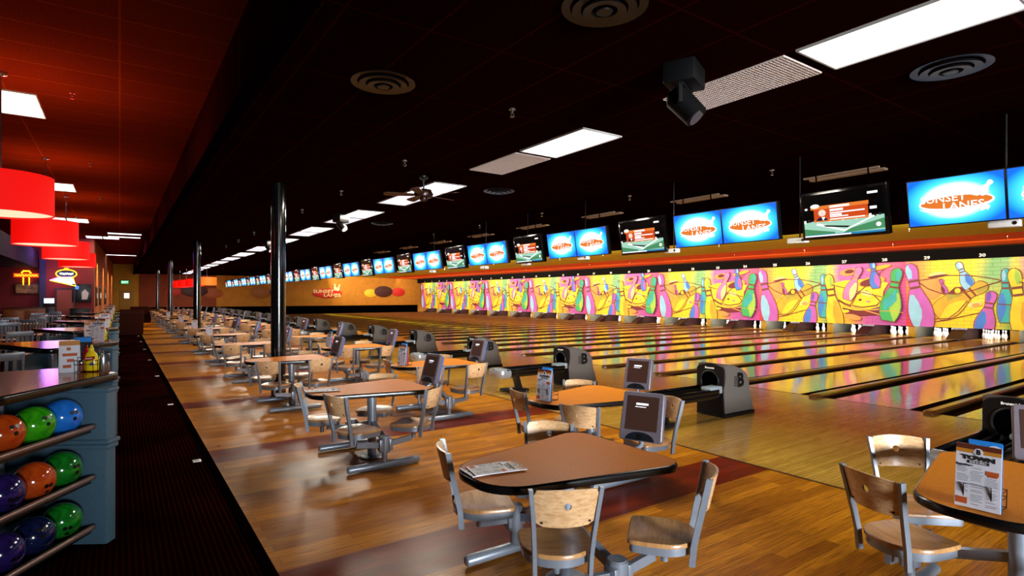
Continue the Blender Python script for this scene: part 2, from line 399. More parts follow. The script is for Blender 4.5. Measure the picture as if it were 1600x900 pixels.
# far end wall
wx = on_y(217, 463, ENDY)[0]
structure('wall_end', MB().box(((wx + 30) / 2, ENDY + 0.06, 1.9), (30 - wx, 0.12, 3.8)), M_WALL)
structure('wall_end_rust', MB().box(((wx + 7.2) / 2, ENDY - 0.012, 2.0), (7.2 - wx, 0.024, 3.4)), M_WALLD)
structure('wall_exit', MB().box(((-0.8 + wx) / 2, ENDY + 0.06, 2.2), (wx + 0.8, 0.12, 4.4)), M_WALLY)
structure('baseboard_end', MB().box(((wx + 27.1) / 2, ENDY - 0.03, 0.38), (27.1 - wx, 0.06, 0.76)), M_BASEB)
structure('wall_pit', MB().box((29.6, (NEARY + ENDY) / 2, 1.7), (0.1, ENDY - NEARY, 3.8)), M_BASEB)
# header with lane numbers above the masking murals
structure('wall_header', MB().box((MASK + 0.1, (3.4 + ENDY) / 2 - 1.2, 3.375), (0.2, ENDY - 1.0, 0.45)), M_HEAD)
# concourse walls
RW = 33.0
rx0 = on_y(65, 400, RW)[0]; rx1 = on_y(147, 400, RW)[0]
structure('wall_bar', MB().box(((rx0 - 5 + rx1) / 2, RW + 0.06, 2.2), (rx1 - rx0 + 5, 0.12, 4.4)), M_WALLR)
sl0 = Vector((rx1, RW)); sl1 = Vector((-0.44, ENDY)); sd = (sl1 - sl0); sa_ = math.atan2(sd.y, sd.x); smid = (sl0 + sl1) / 2
structure('wall_left', MB().box((0, 0.06, 2.2), (sd.length, 0.12, 4.4)), mat('orange_side_wall_paint', 'a8560e', 0.8, scale=3), loc=(smid.x, smid.y, 0), rot=(0, 0, sa_))
structure('wall_bar_side', MB().box((rx0 - 5, 20, 2.2), (0.12, 26, 4.4)), mat('dark_bar_wall', '2a0a08', 0.8))
structure('ceiling_bar_soffit', MB().box((rx0 - 1.6, RW - 7.0, 3.35), (3.0, 14, 0.75)), mat('plum_soffit_paint', '2a0a1c', 0.8, spec=0.1))

# ================================================================== LANES
def lane_parts(root):
    x0, x1 = FOUL, 28.7
    MB().box(((x0 + x1) / 2, 0, -0.02), (x1 - x0, 1.066, 0.04)).build('lane_bed', M_LANE, root)
    for sgn in (-1, 1):
        mb = MB(); n = 8; yc = sgn * 0.651; r = 0.117; vs = []; fs = []
        for i in range(n + 1):
            t = PI + PI * i / n
            for x in (x0, 28.9): vs.append((x, yc + r * math.cos(t), -0.004 + 0.75 * r * math.sin(t)))
        for i in range(n): fs.append((i * 2, i * 2 + 1, i * 2 + 3, i * 2 + 2))
        mb.add(vs, fs, 0, True); mb.build('gutter', mat('dark_gutter', '2a0d08', 0.45), root)
lane0 = thing('bowling_lane', 'glossy maple bowling lane that ends under lane number thirty three', 'bowling lane', (0, lane_y(33), 0), 0, 'bowling lanes side by side')
lane_parts(lane0)
for n in range(32, 0, -1):
    dup(lane0, (0, lane_y(n), 0), 0, 'glossy maple bowling lane that ends under lane number %s' % NUM(n))
# division cappings: number k stands between lane k and lane k+1
M_CAP = grain_material('capping_wood', '542a14', '7c4c24', 0.28, 2, 40, 40, coat=0.4)
def capping():
    mb = MB(); w2 = 0.085; x1 = 27.0
    prof = [(-w2, -0.02), (-w2, 0.030), (-w2 * 0.55, 0.048), (w2 * 0.55, 0.048), (w2, 0.030), (w2, -0.02)]
    xs = [(FOUL - 0.20, 0.35, 0.55), (FOUL - 0.13, 0.8, 0.85), (FOUL - 0.02, 1.0, 1.0), (x1, 1.0, 1.0)]
    vs = []; fs = []; k = len(prof)
    for x, sy, sz in xs:
        for y, z in prof: vs.append((x, y * sy, z * sz if z > 0 else (z if x > FOUL else 0.001)))
    for i in range(len(xs) - 1):
        for j in range(k - 1): fs.append((i * k + j, i * k + j + 1, (i + 1) * k + j + 1, (i + 1) * k + j))
    fs.append(tuple(range(k))); fs.append(tuple((len(xs) - 1) * k + j for j in range(k)))
    mb.add(vs, fs, 0, False)
    o = mb.build('lane_divider', M_CAP)
    return o
cap = None
for k in range(33, 0, -1):
    y = lane_y(k) - PITCH / 2 if k > 0 else 0
    lab = 'dark wood divider between bowling lanes %s and %s' % (NUM(k), NUM(k + 1))
    if cap is None:
        cap = capping(); o = cap; o.location = (0, y, 0)
    else:
        o = cap.copy(); COL.objects.link(o); o.location = (0, y, 0)
    tag(o, lab, 'lane divider', 'dividers between the lanes')

# pit openings: side panels, ramps, pins
M_YEL = mat('yellow_kickback_edge', 'a8820e', 0.5); M_KICK = mat('grey_kickback', '6d6f63', 0.5); M_RAMP = mat('maroon_ramp', '28060c', 0.5)
def kickback():
    t = thing('pit_side_panel', 'x', 'side panel', (0, 0, 0), 0, 'side panels between the pin pits')
    MB().box((28.2, 0, 0.28), (1.9, 0.20, 0.60)).build('panel', M_KICK, t)
    MB().box((27.22, 0, 0.25), (0.05, 0.26, 0.50), 0.008).build('front_edge', M_YEL, t)
    return t
kb0 = None; rp0 = None
for k in range(32, 0, -1):
    y = lane_y(k) - PITCH / 2
    lab = 'grey pit side panel with yellow front edge between lanes %s and %s' % (NUM(k), NUM(k + 1))
    if k % 2 == 0:
        if kb0 is None: kb0 = kickback(); kb0.location = (0, y, 0); kb0['label'] = lab
        else: dup(kb0, (0, y, 0), 0, lab)
    else:
        lab = 'maroon ball ramp rising under the mural between lanes %s and %s' % (NUM(k), NUM(k + 1))
        if rp0 is None:
            mb = MB(); h = 0.24
            prof = [(26.5, 0.0), (26.5, 0.06), (27.35, 0.52), (28.9, 0.52), (28.9, 0.0)]
            mb.add([(x, s_ * h, z) for s_ in (-1, 1) for x, z in prof], [(0, 1, 2, 3, 4), (9, 8, 7, 6, 5)] + [(i, (i + 1) % 5, 5 + (i + 1) % 5, 5 + i) for i in range(5)])
            rp0 = mb.build('ball_ramp', M_RAMP); o = rp0
        else:
            o = rp0.copy(); COL.objects.link(o)
        o.location = (0, y, 0); tag(o, lab, 'ball ramp', 'ball ramps between lane pairs')
pin_me = None
PIN = [(0.026, 0), (0.036, 0.02), (0.052, 0.08), (0.0605, 0.115), (0.058, 0.15), (0.044, 0.20), (0.030, 0.235), (0.0235, 0.26), (0.0245, 0.29), (0.031, 0.325), (0.0325, 0.345), (0.028, 0.365), (0.016, 0.377), (0.004, 0.381)]
M_PINR = mat('red_pin_stripe', 'a01010', 0.3)
for n in range(31, 8, -1):
    yc = lane_y(n)
    for row in range(4):
        for q in range(row + 1):
            if n < 19 and row == 3 and q not in (0, 1, 2, 3): continue
            x = 27.75 + row * 0.264; y = yc + (q - row / 2) * 0.3048
            if pin_me is None:
                mb = MB(); mb.lathe(PIN, 12)
                mb.lathe([(0.0265, 0.245), (0.0250, 0.252)], 12, 1, caps=False); mb.lathe([(0.0250, 0.272), (0.0255, 0.279)], 12, 1, caps=False)
                o = mb.build('bowling_pin', [mat('pin_white', 'fbfaf4', 0.2, coat=0.3), M_PINR]); pin_me = o
            else:
                o = pin_me.copy(); COL.objects.link(o)
            o.location = (x, y, 0); tag(o, 'white bowling pin standing in the triangle of pins on lane %s' % NUM(n), 'bowling pin', 'pins standing on lane %d' % n)

# lane number decals
for n in range(31, 0, -1):
    mb = MB(); add_text(mb, str(n), 0.17, Matrix.Identity(4), 0, 0.004, 0.004, 1.25)
    dy = {30: -0.05, 29: 0.1}.get(n, 0)
    o = mb.build('lane_number', M_NUM); o.matrix_world = face_plane((MASK - 0.006, lane_y(n) + 0.15 + dy, 3.27), (0, -1, 0), (0, 0, 1))
    tag(o, 'white lane number %s on the black strip above the mural' % NUM(n), 'lane number', 'lane numbers above the murals')

# ================================================================== MURALS
MZ0, MZ1 = 0.46, 3.15
def P8(x, y): return on_x(1000 + x * 300 / 1588, 380 + y * 170 / 900, MASK)
def P7(x, y): return on_x(1300 + x * 300 / 1588, 380 + y * 170 / 900, MASK)
YA = 16.70; PER = 6.62                      # left edge of the measured panel, and its length
MURAL_COLS = {'purple': 'b45ac0', 'blue': '3a7ae0', 'sky': '8cc8f0', 'yel': 'e8d028', 'gold': 'd8a828', 'green': '32a860', 'lime': '90c048', 'pink': 'e878b8', 'teal': '2aa8b0', 'violet': '6a4ac0', 'brown': '70301a', 'white': 'eef4fa', 'maroon': '6a1020', 'cream': 'f0d890', 'orange': 'e89a50', 'mag': 'b04ab0', 'olive': 'a09a30'}
M_BG, nt, b = nodes('mural_ground')
tc = N(nt, 'ShaderNodeTexCoord'); sx = N(nt, 'ShaderNodeSeparateXYZ'); nt.links.new(tc.outputs['Object'], sx.inputs[0])
no = N(nt, 'ShaderNodeTexNoise', **{'Scale': 0.9, 'Detail': 4.0}); nt.links.new(tc.outputs['Object'], no.inputs['Vector'])
u = math_n(nt, 'DIVIDE', sx.outputs[0], PER); nn = math_n(nt, 'SUBTRACT', no.outputs['Fac'], 0.5); nn2 = math_n(nt, 'MULTIPLY', nn.outputs[0], 0.10); uu = math_n(nt, 'ADD', u.outputs[0], nn2.outputs[0])
lo = ramp(nt, [(0.0, 'c83040'), (0.07, 'd05050'), (0.10, 'e09a48'), (0.20, 'f0d020'), (0.42, 'f4e020'), (0.50, '98b858'), (0.56, 'a8b060'), (0.58, 'f0d830'), (0.68, 'e0a040'), (0.76, 'c058b0'), (0.9, 'a850b0'), (1.0, 'c040a0')])
hi = ramp(nt, [(0.0, 'e08a60'), (0.08, 'f0a850'), (0.16, 'f4e030'), (0.34, 'f4e840'), (0.42, '80c080'), (0.50, '90c888'), (0.54, 'f0e050'), (0.60, 'd070c0'), (0.75, 'c868c0'), (0.9, 'e070a0'), (1.0, 'd85090')])
for r_ in (lo, hi): nt.links.new(uu.outputs[0], r_.inputs[0])
zf = N(nt, 'ShaderNodeMapRange', **{'From Min': 0.7, 'From Max': 2.0}); n3 = math_n(nt, 'ADD', sx.outputs[1], nn2.outputs[0]); nt.links.new(n3.outputs[0], zf.inputs[0])
c = mix(nt, zf.outputs[0], lo.outputs[0], hi.outputs[0])
br = N(nt, 'ShaderNodeTexBrick', **{'Scale': 1.0, 'Mortar Size': 0.008, 'Brick Width': 0.42, 'Row Height': 0.14}); br.inputs['Color1'].default_value = (1, 1, 1, 1); br.inputs['Color2'].default_value = (0.93, 0.9, 0.9, 1); br.inputs['Mortar'].default_value = (0.55, 0.38, 0.3, 1)
n4 = N(nt, 'ShaderNodeTexNoise', **{'Scale': 2.0}); nt.links.new(tc.outputs['Object'], n4.inputs['Vector'])
nt.links.new(mix(nt, 0.06, tc.outputs['Object'], n4.outputs['Color']), br.inputs['Vector'])
nt.links.new(mix(nt, 0.8, c, mix(nt, 1.0, c, br.outputs['Color'], 'MULTIPLY')), b.inputs['Base Color']); b.inputs['Roughness'].default_value = 0.6
mural_mats = [M_BG] + [mat('mural_' + k, v, 0.6, scale=2.0, vary=0.12) for k, v in MURAL_COLS.items()]
MI = {k: i + 1 for i, k in enumerate(MURAL_COLS)}
MUR = {'n': 0}
def clip(poly):
    """keep inside panel 0..PER by 0..H"""
    H = MZ1 - MZ0
    for ax, lim, sg in ((0, 0.0, 1), (0, PER, -1), (1, 0.0, 1), (1, H, -1)):
        out = []
        for i in range(len(poly)):
            a, c = poly[i - 1], poly[i]; da = (a[ax] - lim) * sg; dc = (c[ax] - lim) * sg
            if (da >= 0) != (dc >= 0):
                t = da / (da - dc); out.append((a[0] + (c[0] - a[0]) * t, a[1] + (c[1] - a[1]) * t))
            if dc >= 0: out.append(c)
        poly = out
        if len(poly) < 3: return []
    return poly
def local(p): return (YA - p[0], p[1] - MZ0)
def shape(mb, pts, col):
    p = clip(pts)
    if len(p) < 3: return
    MUR['n'] += 1; z = 0.0035 * MUR['n'] * 0.35 + 0.002
    mb.add([(x, y, z) for x, y in p], [list(range(len(p)))], MI[col])
def ell(c, rx, ry, a=0, n=20): return [(c[0] + rx * math.cos(t) * math.cos(a) - ry * math.sin(t) * math.sin(a), c[1] + rx * math.cos(t) * math.sin(a) + ry * math.sin(t) * math.cos(a)) for t in (2 * PI * i / n for i in range(n))]
PINP = [(0, 0.30), (0.02, 0.34), (0.10, 0.44), (0.20, 0.5), (0.30, 0.5), (0.42, 0.43), (0.54, 0.30), (0.64, 0.20), (0.70, 0.185), (0.78, 0.22), (0.88, 0.265), (0.94, 0.24), (0.98, 0.15), (1.0, 0.05)]
def pin2d(base, tip, width, t0=0, t1=1, grow=0.0, side=0):
    b_ = Vector(base); d = Vector(tip) - b_; nrm = Vector((-d.y, d.x)).normalized(); dl = d.normalized()
    L_ = []; R_ = []
    for t, wv in PINP:
        if t < t0 or t > t1: continue
        ww = wv * width + grow; q = b_ + d * t + dl * (grow if t > 0.9 else (-grow if t < 0.05 else 0))
        a_ = q + nrm * ww; c_ = q - nrm * ww
        fz = max(0.0, math.sin(PI * (t - t0) / (t1 - t0))) ** 0.7
        if side == 1: c_ = q + nrm * ww * (1 - 1.15 * fz)
        if side == -1: a_ = q - nrm * ww * (1 - 1.15 * fz)
        L_.append(tuple(a_)); R_.append(tuple(c_))
    return L_ + R_[::-1]
def mural_pin(mb, base, tip, width, body, shade=None, side=1, stripe='brown', hi=None):
    shape(mb, pin2d(base, tip, width, grow=0.022), 'brown'); shape(mb, pin2d(base, tip, width), body)
    if shade: shape(mb, pin2d(base, tip, width * 0.92, 0.0, 0.62, side=side), shade)
    if hi: shape(mb, pin2d(base, tip, width * 0.85, 0.72, 1.0, side=side), hi)
    for s0 in (0.62, 0.72):
        b_ = Vector(base); d = Vector(tip) - b_; nrm = Vector((-d.y, d.x)).normalized(); wd = 0.2 * width
        p0 = b_ + d * s0; p1 = b_ + d * (s0 + 0.035)
        shape(mb, [tuple(p0 + nrm * wd), tuple(p0 - nrm * wd), tuple(p1 - nrm * wd), tuple(p1 + nrm * wd)], stripe)
def line2d(mb, pts, wd, col):
    p = [Vector(q) for q in pts]; a = []; b_ = []
    for i in range(len(p)):
        d = (p[min(i + 1, len(p) - 1)] - p[max(i - 1, 0)]).normalized(); n_ = Vector((-d.y, d.x)) * wd / 2
        a.append(tuple(p[i] + n_)); b_.append(tuple(p[i] - n_))
    for i in range(len(p) - 1): 
        q = clip([a[i], a[i + 1], b_[i + 1], b_[i]])
        if len(q) >= 3:
            z = 0.0035 * MUR['n'] * 0.35 + 0.003
            mb.add([(x, y, z) for x, y in q], [list(range(len(q)))], MI[col])
    MUR['n'] += 1
def make_mural():
    mb = MB(); H = MZ1 - MZ0
    mb.add([(0, 0, 0), (PER, 0, 0), (PER, H, 0), (0, H, 0), (0, 0, -0.04), (PER, 0, -0.04), (PER, H, -0.04), (0, H, -0.04)], [(0, 1, 2, 3), (7, 6, 5, 4), (0, 4, 5, 1), (1, 5, 6, 2), (2, 6, 7, 3), (3, 7, 4, 0)], 0)
    a8 = lambda x, y: local(P8(x, y)); a7 = lambda x, y: local(P7(x, y))
    # left half: yellow scene
    shape(mb, [a8(1050, 330), a8(1130, 310), a8(1200, 330), a8(1190, 420), a8(1140, 470), a8(1090, 440)], 'orange')
    shape(mb, ell(a8(1160, 295), 0.28, 0.10, 0.1), 'cream'); shape(mb, ell(a8(1160, 305), 0.36, 0.05, 0.15), 'maroon')
    shape(mb, [a8(1205, 430), a8(1250, 380), a8(1330, 370), a8(1370, 400), a8(1300, 415), a8(1240, 420)], 'maroon')
    mural_pin(mb, a8(1205, 425), a8(1175, 325), 0.20, 'purple', 'maroon')
    mural_pin(mb, a8(1335, 392), a8(1268, 214), 0.42, 'sky', 'blue', side=-1, hi='white')
    mural_pin(mb, a8(1150, 560), a8(1420, 355), 0.85, 'gold', 'yel', side=-1, hi='olive')
    shape(mb, [a8(1205, 425), a8(1260, 420), a8(1300, 430), a8(1250, 450), a8(1215, 475)], 'olive')
    line2d(mb, [a8(1050, 335), a8(1130, 320), a8(1210, 300), a8(1320, 300), a8(1420, 315), a8(1500, 335)], 0.035, 'brown')
    line2d(mb, [a8(1050, 340), a8(1110, 390), a8(1180, 420), a8(1260, 425), a8(1350, 400), a8(1440, 360), a8(1520, 330)], 0.04, 'brown')
    line2d(mb, [a8(1130, 612), a8(1210, 598), a8(1300, 570), a8(1400, 545)], 0.03, 'brown')
    line2d(mb, [a8(1130, 590), a8(1220, 585), a8(1270, 540), a8(1320, 470)], 0.03, 'brown')
    shape(mb, ell(a8(1360, 495), 0.22, 0.10, 0.2), 'cream'); shape(mb, ell(a8(1365, 497), 0.14, 0.07, 0.2), 'orange')
    shape(mb, ell(a8(1268, 402), 0.10, 0.10), 'yel')
    mural_pin(mb, a8(1395, 700), a8(1452, 408), 0.62, 'purple', 'blue', side=1, hi='violet')
    mural_pin(mb, a8(1092, 668), a8(1008, 222), 0.88, 'purple', 'sky', side=1, hi='sky')
    mural_pin(mb, a8(1520, 612), a8(1522, 258), 0.48, 'teal', 'blue', side=1, hi='sky')
    line2d(mb, [a8(1480, 490), a8(1560, 497)], 0.04, 'brown')
    mural_pin(mb, a7(45, 740), a8(1562, 258), 0.72, 'yel', 'gold', side=-1, hi='lime')
    # right half: purple scene
    shape(mb, [a7(20, 330), a7(100, 310), a7(230, 300), a7(330, 290), a7(470, 330), a7(430, 400), a7(420, 520), a7(250, 560), a7(90, 560)], 'yel')
    shape(mb, ell(a7(330, 320), 0.55, 0.22, 0.2), 'gold'); shape(mb, ell(a7(320, 325), 0.42, 0.16, 0.2), 'maroon')
    shape(mb, ell(a7(150, 240), 0.42, 0.16, 0.1), 'orange'); shape(mb, ell(a7(150, 235), 0.2, 0.09, 0.1), 'maroon')
    shape(mb, ell(a7(390, 205), 0.5, 0.09, 0.2), 'gold')
    shape(mb, [a7(90, 530), a7(200, 555), a7(400, 560), a7(410, 590), a7(240, 600), a7(120, 585)], 'maroon')
    shape(mb, [a7(170, 520), a7(210, 420), a7(290, 388), a7(360, 430), a7(410, 480), a7(380, 520), a7(260, 535)], 'brown')
    shape(mb, [a7(178, 512), a7(216, 426), a7(290, 396), a7(352, 436), a7(400, 482), a7(372, 510), a7(260, 525)], 'yel')
    shape(mb, ell(a7(290, 415), 0.26, 0.10, -0.3), 'cream'); shape(mb, ell(a7(240, 468), 0.07, 0.05, 0), 'maroon')
    line2d(mb, [a7(290, 478), a7(305, 486), a7(322, 480)], 0.05, 'mag')
    line2d(mb, [a7(5, 345), a7(120, 372), a7(250, 405), a7(420, 445)], 0.035, 'brown')
    line2d(mb, [a7(80, 515), a7(200, 540), a7(330, 550), a7(430, 545)], 0.045, 'gold'); line2d(mb, [a7(70, 480), a7(140, 510), a7(250, 545), a7(430, 600)], 0.045, 'orange')
    line2d(mb, [a7(60, 470), a7(110, 500), a7(165, 520)], 0.09, 'brown')
    line2d(mb, [a7(160, 510), a7(210, 420), a7(330, 320), a7(440, 210)], 0.035, 'brown')
    shape(mb, ell(a7(120, 562), 0.16, 0.07), 'yel')
    shape(mb, ell(a7(180, 610), 0.35, 0.12, -0.2), 'orange')
    mural_pin(mb, a7(130, 466), a7(238, 200), 0.52, 'pink', 'cream', side=-1, stripe='orange')
    mural_pin(mb, a7(372, 372), a7(340, 160), 0.42, 'blue', 'purple', side=-1, hi='sky')
    mural_pin(mb, a7(470, 640), a7(552, 208), 0.80, 'green', 'lime', side=-1, hi='teal')
    shape(mb, [a7(430, 480), a7(480, 440), a7(540, 380), a7(545, 470), a7(500, 520), a7(440, 560)], 'teal')
    line2d(mb, [a7(400, 560), a7(500, 560), a7(600, 575)], 0.02, 'orange')
    return mb.build('mask_panel', mural_mats)
mural0 = make_mural()
k = 0
for i in range(-1, 7):
    y = YA + PER * i
    o = mural0 if i == -1 else mural0.copy()
    if i != -1: COL.objects.link(o)
    o.matrix_world = face_plane((MASK, y, MZ0), (0, -1, 0), (0, 0, 1))
    nl = int(round((lane_y(0.5) - y) / PITCH)) + 1
    tag(o, 'painted mural of flying bowling pins above lanes %s to %s' % (NUM(max(1, nl)), NUM(nl + 3)), 'mural', 'painted masking murals above the pins')

# ================================================================== CLUSTER TABLES AND CHAIRS
TOP = round_poly([(-0.62, -0.255, 0.245), (0.565, -0.505, 0.13), (0.565, 0.505, 0.13), (-0.62, 0.255, 0.245)], 8)
def make_table(label, lam):
    t = thing('cluster_table', label, 'table', (0, 0, 0), 0, 'three sided tables of the bowlers seating')
    tp = MB().rings(TOP, [(0.012, 0.70), (0.012, 0.735)], smooth=False).build('tabletop', lam, t)
    MB().rings(TOP, [(0.013, 0.689), (0.002, 0.693), (0, 0.701), (0, 0.725), (0.003, 0.732), (0.0115, 0.736), (0.012, 0.7345)], cap1=False).build('edge_band', M_EDGE, tp)
    mb = MB(); mb.cyl((0.05, 0, 0.012), (0.05, 0, 0.689), 0.045, n=20); mb.build('column', M_STEEL, t)
    MB().lathe([(0.13, 0.0), (0.13, 0.010), (0.12, 0.014), (0.05, 0.016)], 24, T=Matrix.Translation((0.05, 0, 0))).build('floor_plate', M_STEEL, t)
    mb = MB(); mb.box((0.05, 0, 0.678), (0.62, 0.07, 0.022), 0.004).box((0.05, 0, 0.678), (0.07, 0.60, 0.021), 0.004); mb.build('support_plate', M_BLACK, t)
    for s in (-1, 1):
        y = s * 0.47
        mb = MB()
        pr = [(0.0, 0.001), (-0.012, 0.012), (-0.004, 0.024), (0, 0.034)]
        pts = [(-0.375, y, 0.042), (-0.37, y, 0.042), (-0.355, y, 0.042), (0.355, y, 0.042), (0.37, y, 0.042), (0.375, y, 0.042)]
        mb.tube(pts, [0.012, 0.028, 0.036, 0.036, 0.028, 0.012], 16)
        mb.cyl((0, y, 0.05), (0, y, 0.18), 0.028, n=14)
        mb.build('foot', M_STEEL, t)
        hb = MB(); hb.cyl((0, y, 0.165), (0, y, 0.315), 0.056, n=20); hb.cyl((0, y, 0.315), (0, y, 0.322), 0.050, n=20)
        for sx_ in (-1, 1): hb.box((sx_ * 0.05, y + s * 0.01, 0.24), (0.035, 0.085, 0.11), 0.006)
        h = hb.build('hub', M_STEEL, t)
        for sx_ in (-1, 1):
            MB().bar((sx_ * 0.05, y, 0.24), (sx_ * 0.285, y + s * 0.0, 0.268), 0.030, 0.055).build('arm', M_STEEL, h)
        MB().bar((0.03, y * 0.9, 0.25), (0.05, s * 0.03, 0.36), 0.05, 0.05).build('brace', M_STEEL, t)
    return t
def seat_outline(w=0.20, d=0.20, front=0.20):
    pts = []
    for i in range(15):
        t = PI + PI * i / 14
        pts.append((w * math.cos(t), 0.0 + d * math.sin(t) * 0.92))
    pts += [(w * 1.0, 0.10)] + round_poly([(w * 0.97, front, 0.04), (-w * 0.97, front, 0.04), (0, -5, 0)], 4)[:-1] + [(-w, 0.10)]
    return pts
def make_chair(label):
    t = thing('swivel_chair', label, 'chair', (0, 0, 0), 0, 'swivel chairs around the cluster tables')
    ol = seat_outline()
    n = len(ol); mb = MB(); vs = []; fs = []
    rows = [(1.0, 0.408), (1.0, 0.424), (0.975, 0.430), (0.86, 0.428), (0.60, 0.420), (0.28, 0.417)]
    for sc, z in rows:
        for x, y in ol: vs.append((x * sc, y * sc, z))
    for i in range(len(rows) - 1):
        for j in range(n): fs.append((i * n + j, i * n + (j + 1) % n, (i + 1) * n + (j + 1) % n, (i + 1) * n + j))
    fs.append(tuple(range(n))[::-1]); fs.append(tuple((len(rows) - 1) * n + j for j in range(n)))
    mb.add(vs, fs, 0, True); mb.build('seat', M_SEAT, t)
    fr = MB(); fr.rings([(x * 0.94, y * 0.94) for x, y in ol], [(0, 0.362), (0, 0.408)], smooth=True)
    fr.build('seat_frame', M_STEEL, t)
    MB().cyl((0, 0, 0.262), (0, 0, 0.365), 0.022, n=14).build('pedestal', M_STEEL, t)
    for s in (-1, 1):
        mb = MB(); mb.sweep([(s * 0.149, -0.148, 0.312), (s * 0.152, -0.158, 0.42), (s * 0.158, -0.178, 0.52), (s * 0.170, -0.210, 0.66), (s * 0.184, -0.236, 0.785), (s * 0.185, -0.238, 0.792)], 0.022, 0.034)
        mb.build('back_post', M_STEEL, t)
    # curved maple back with a finger hole
    zl, zh = 0.598, 0.788; hz = zl + 0.56 * (zh - zl); hr = 0.019
    def surf(u, z, off):
        wd = 0.150 + 0.022 * (z - zl) / (zh - zl)
        lean = -0.178 - (z - 0.52) * 0.235
        return (u * wd, lean + 0.0 - 0.045 * (1 - u * u) + off, z)
    angs = sorted(set([2 * PI * i / 36 for i in range(36)]))
    hw = 0.16
    vs = []; fs = []
    R = [0.0, 0.3, 0.65, 1.0]; na = len(angs)
    for off in (0.0065, -0.0065):
        for rr in R:
            for a in angs:
                ca, sa = math.cos(a), math.sin(a)
                tx = hw / abs(ca) if abs(ca) > 1e-6 else 1e9
                tz = ((zh - hz) if sa > 0 else (hz - zl)) / abs(sa) if abs(sa) > 1e-6 else 1e9
                te = min(tx, tz)
                rad = hr + (te - hr) * rr
                # square the ring corners onto the rectangle
                x = ca * rad; z = hz + sa * rad
                if rr == 1.0:
                    if abs(abs(ca) * te - hw) < 0.02 and tz < te * 1.12: z = zh if sa > 0 else zl
                uu_ = max(-1, min(1, x / hw))
                zz = z + 0.010 * (1 - uu_ * uu_) * ((z - zl) / (zh - zl))
                vs.append(surf(uu_, zz, off))
    L = len(R)
    for sd_ in (0, 1):
        o = sd_ * L * na
        for i in range(L - 1):
            for j in range(na): fs.append((o + i * na + j, o + i * na + (j + 1) % na, o + (i + 1) * na + (j + 1) % na, o + (i + 1) * na + j))
    for i in (0, L - 1):
        for j in range(na): fs.append((i * na + j, i * na + (j + 1) % na, L * na + i * na + (j + 1) % na, L * na + i * na + j))
    mb = MB(); mb.add(vs, fs, 0, True); bk = mb.build('backrest', M_MAPLE, t)
    for s in (-1, 1):
        p = Vector(surf(s * 0.82, zl + 0.022, -0.0065)); q = p + Vector((0, -0.004, 0)); p2 = p + Vector((0, 0.017, 0))
        mb = MB(); mb.cyl(p2, q, 0.006, n=10); mb.build('screw', M_SCREW, bk)
    return t
ROWA = [2.60, 5.78, 9.2, 12.55, 15.85, 19.15, 23.7, 27.0, 30.3, 33.0, 36.9, 40.2, 43.5, 49.2]
ROWB = [0.90, 4.10, 7.37, 10.7, 14.0, 17.3, 20.6, 23.9, 27.2, 30.5, 33.8, 37.1, 40.4, 43.7, 47.0]
XA, XB = 2.15, 3.73
DEF = [(-0.285, -0.42, (0.5, 0.87)), (0.29, -0.46, (-0.3, 0.95)), (-0.285, 0.45, (0.9, -0.45)), (0.285, 0.48, (-0.55, -0.84))]
SPEC = {('A', 0): [(-0.27, -0.30, (0.46, 0.89)), (0.30, -0.53, (-0.63, 0.77)), (-0.28, 0.44, (0.925, -0.38)), (0.27, 0.50, (-0.73, -0.68))],
        ('A', 1): [(-0.28, -0.43, (0.96, 0.27)), (0.32, -0.45, (-0.63, 0.77)), (-0.38, 0.32, (0.95, -0.3)), (0.27, 0.45, (-0.64, -0.77))],
        ('B', 1): [(-0.32, -0.38, (0.9, 0.44)), (0.19, -0.62, (-0.98, 0.2)), (-0.28, 0.42, (0.98, -0.2)), (0.25, 0.47, (-0.8, -0.57))],
        ('B', 0): [(-0.285, -0.46, (0.85, 0.5)), (0.29, -0.47, (-0.65, 0.76)), (-0.27, 0.40, (0.95, -0.32)), (0.33, 0.55, (-0.68, -0.74))]}
CORN = ['near left', 'near right', 'far left', 'far right']
tabA = tabB = chair0 = None
def tname(row, i): return '%s table along the %s' % (ORD(i), 'carpet' if row == 'A' else 'lanes')
for row, X, ys in (('A', XA, ROWA), ('B', XB, ROWB)):
    src = None
    for i, y in enumerate(ys):
        lab = '%s rounded triangular table from the front along the %s' % (ORD(i), 'carpet' if row == 'A' else 'lanes')
        if src is None:
            src = make_table(lab, M_LAM if row == 'A' else M_LAM2); src.location = (X, y, 0)
        else: dup(src, (X, y, 0), 0, lab)
        spec = SPEC.get((row, i), DEF)
        for q, (dx, dy, fv) in enumerate(spec):
            fa = math.atan2(fv[1], fv[0])
            if (row, i) not in SPEC: fa += random.uniform(-0.35, 0.35)
            rz = fa - PI / 2
            lab = 'maple backed swivel chair at the %s corner of the %s' % (CORN[q], tname(row, i))
            if chair0 is None:
                chair0 = make_chair(lab); chair0.location = (X + dx, y + dy, 0); chair0.rotation_euler = (0, 0, rz); chair0.scale = (0.95, 0.95, 0.975)
            else: dup(chair0, (X + dx, y + dy, 0), rz, lab)

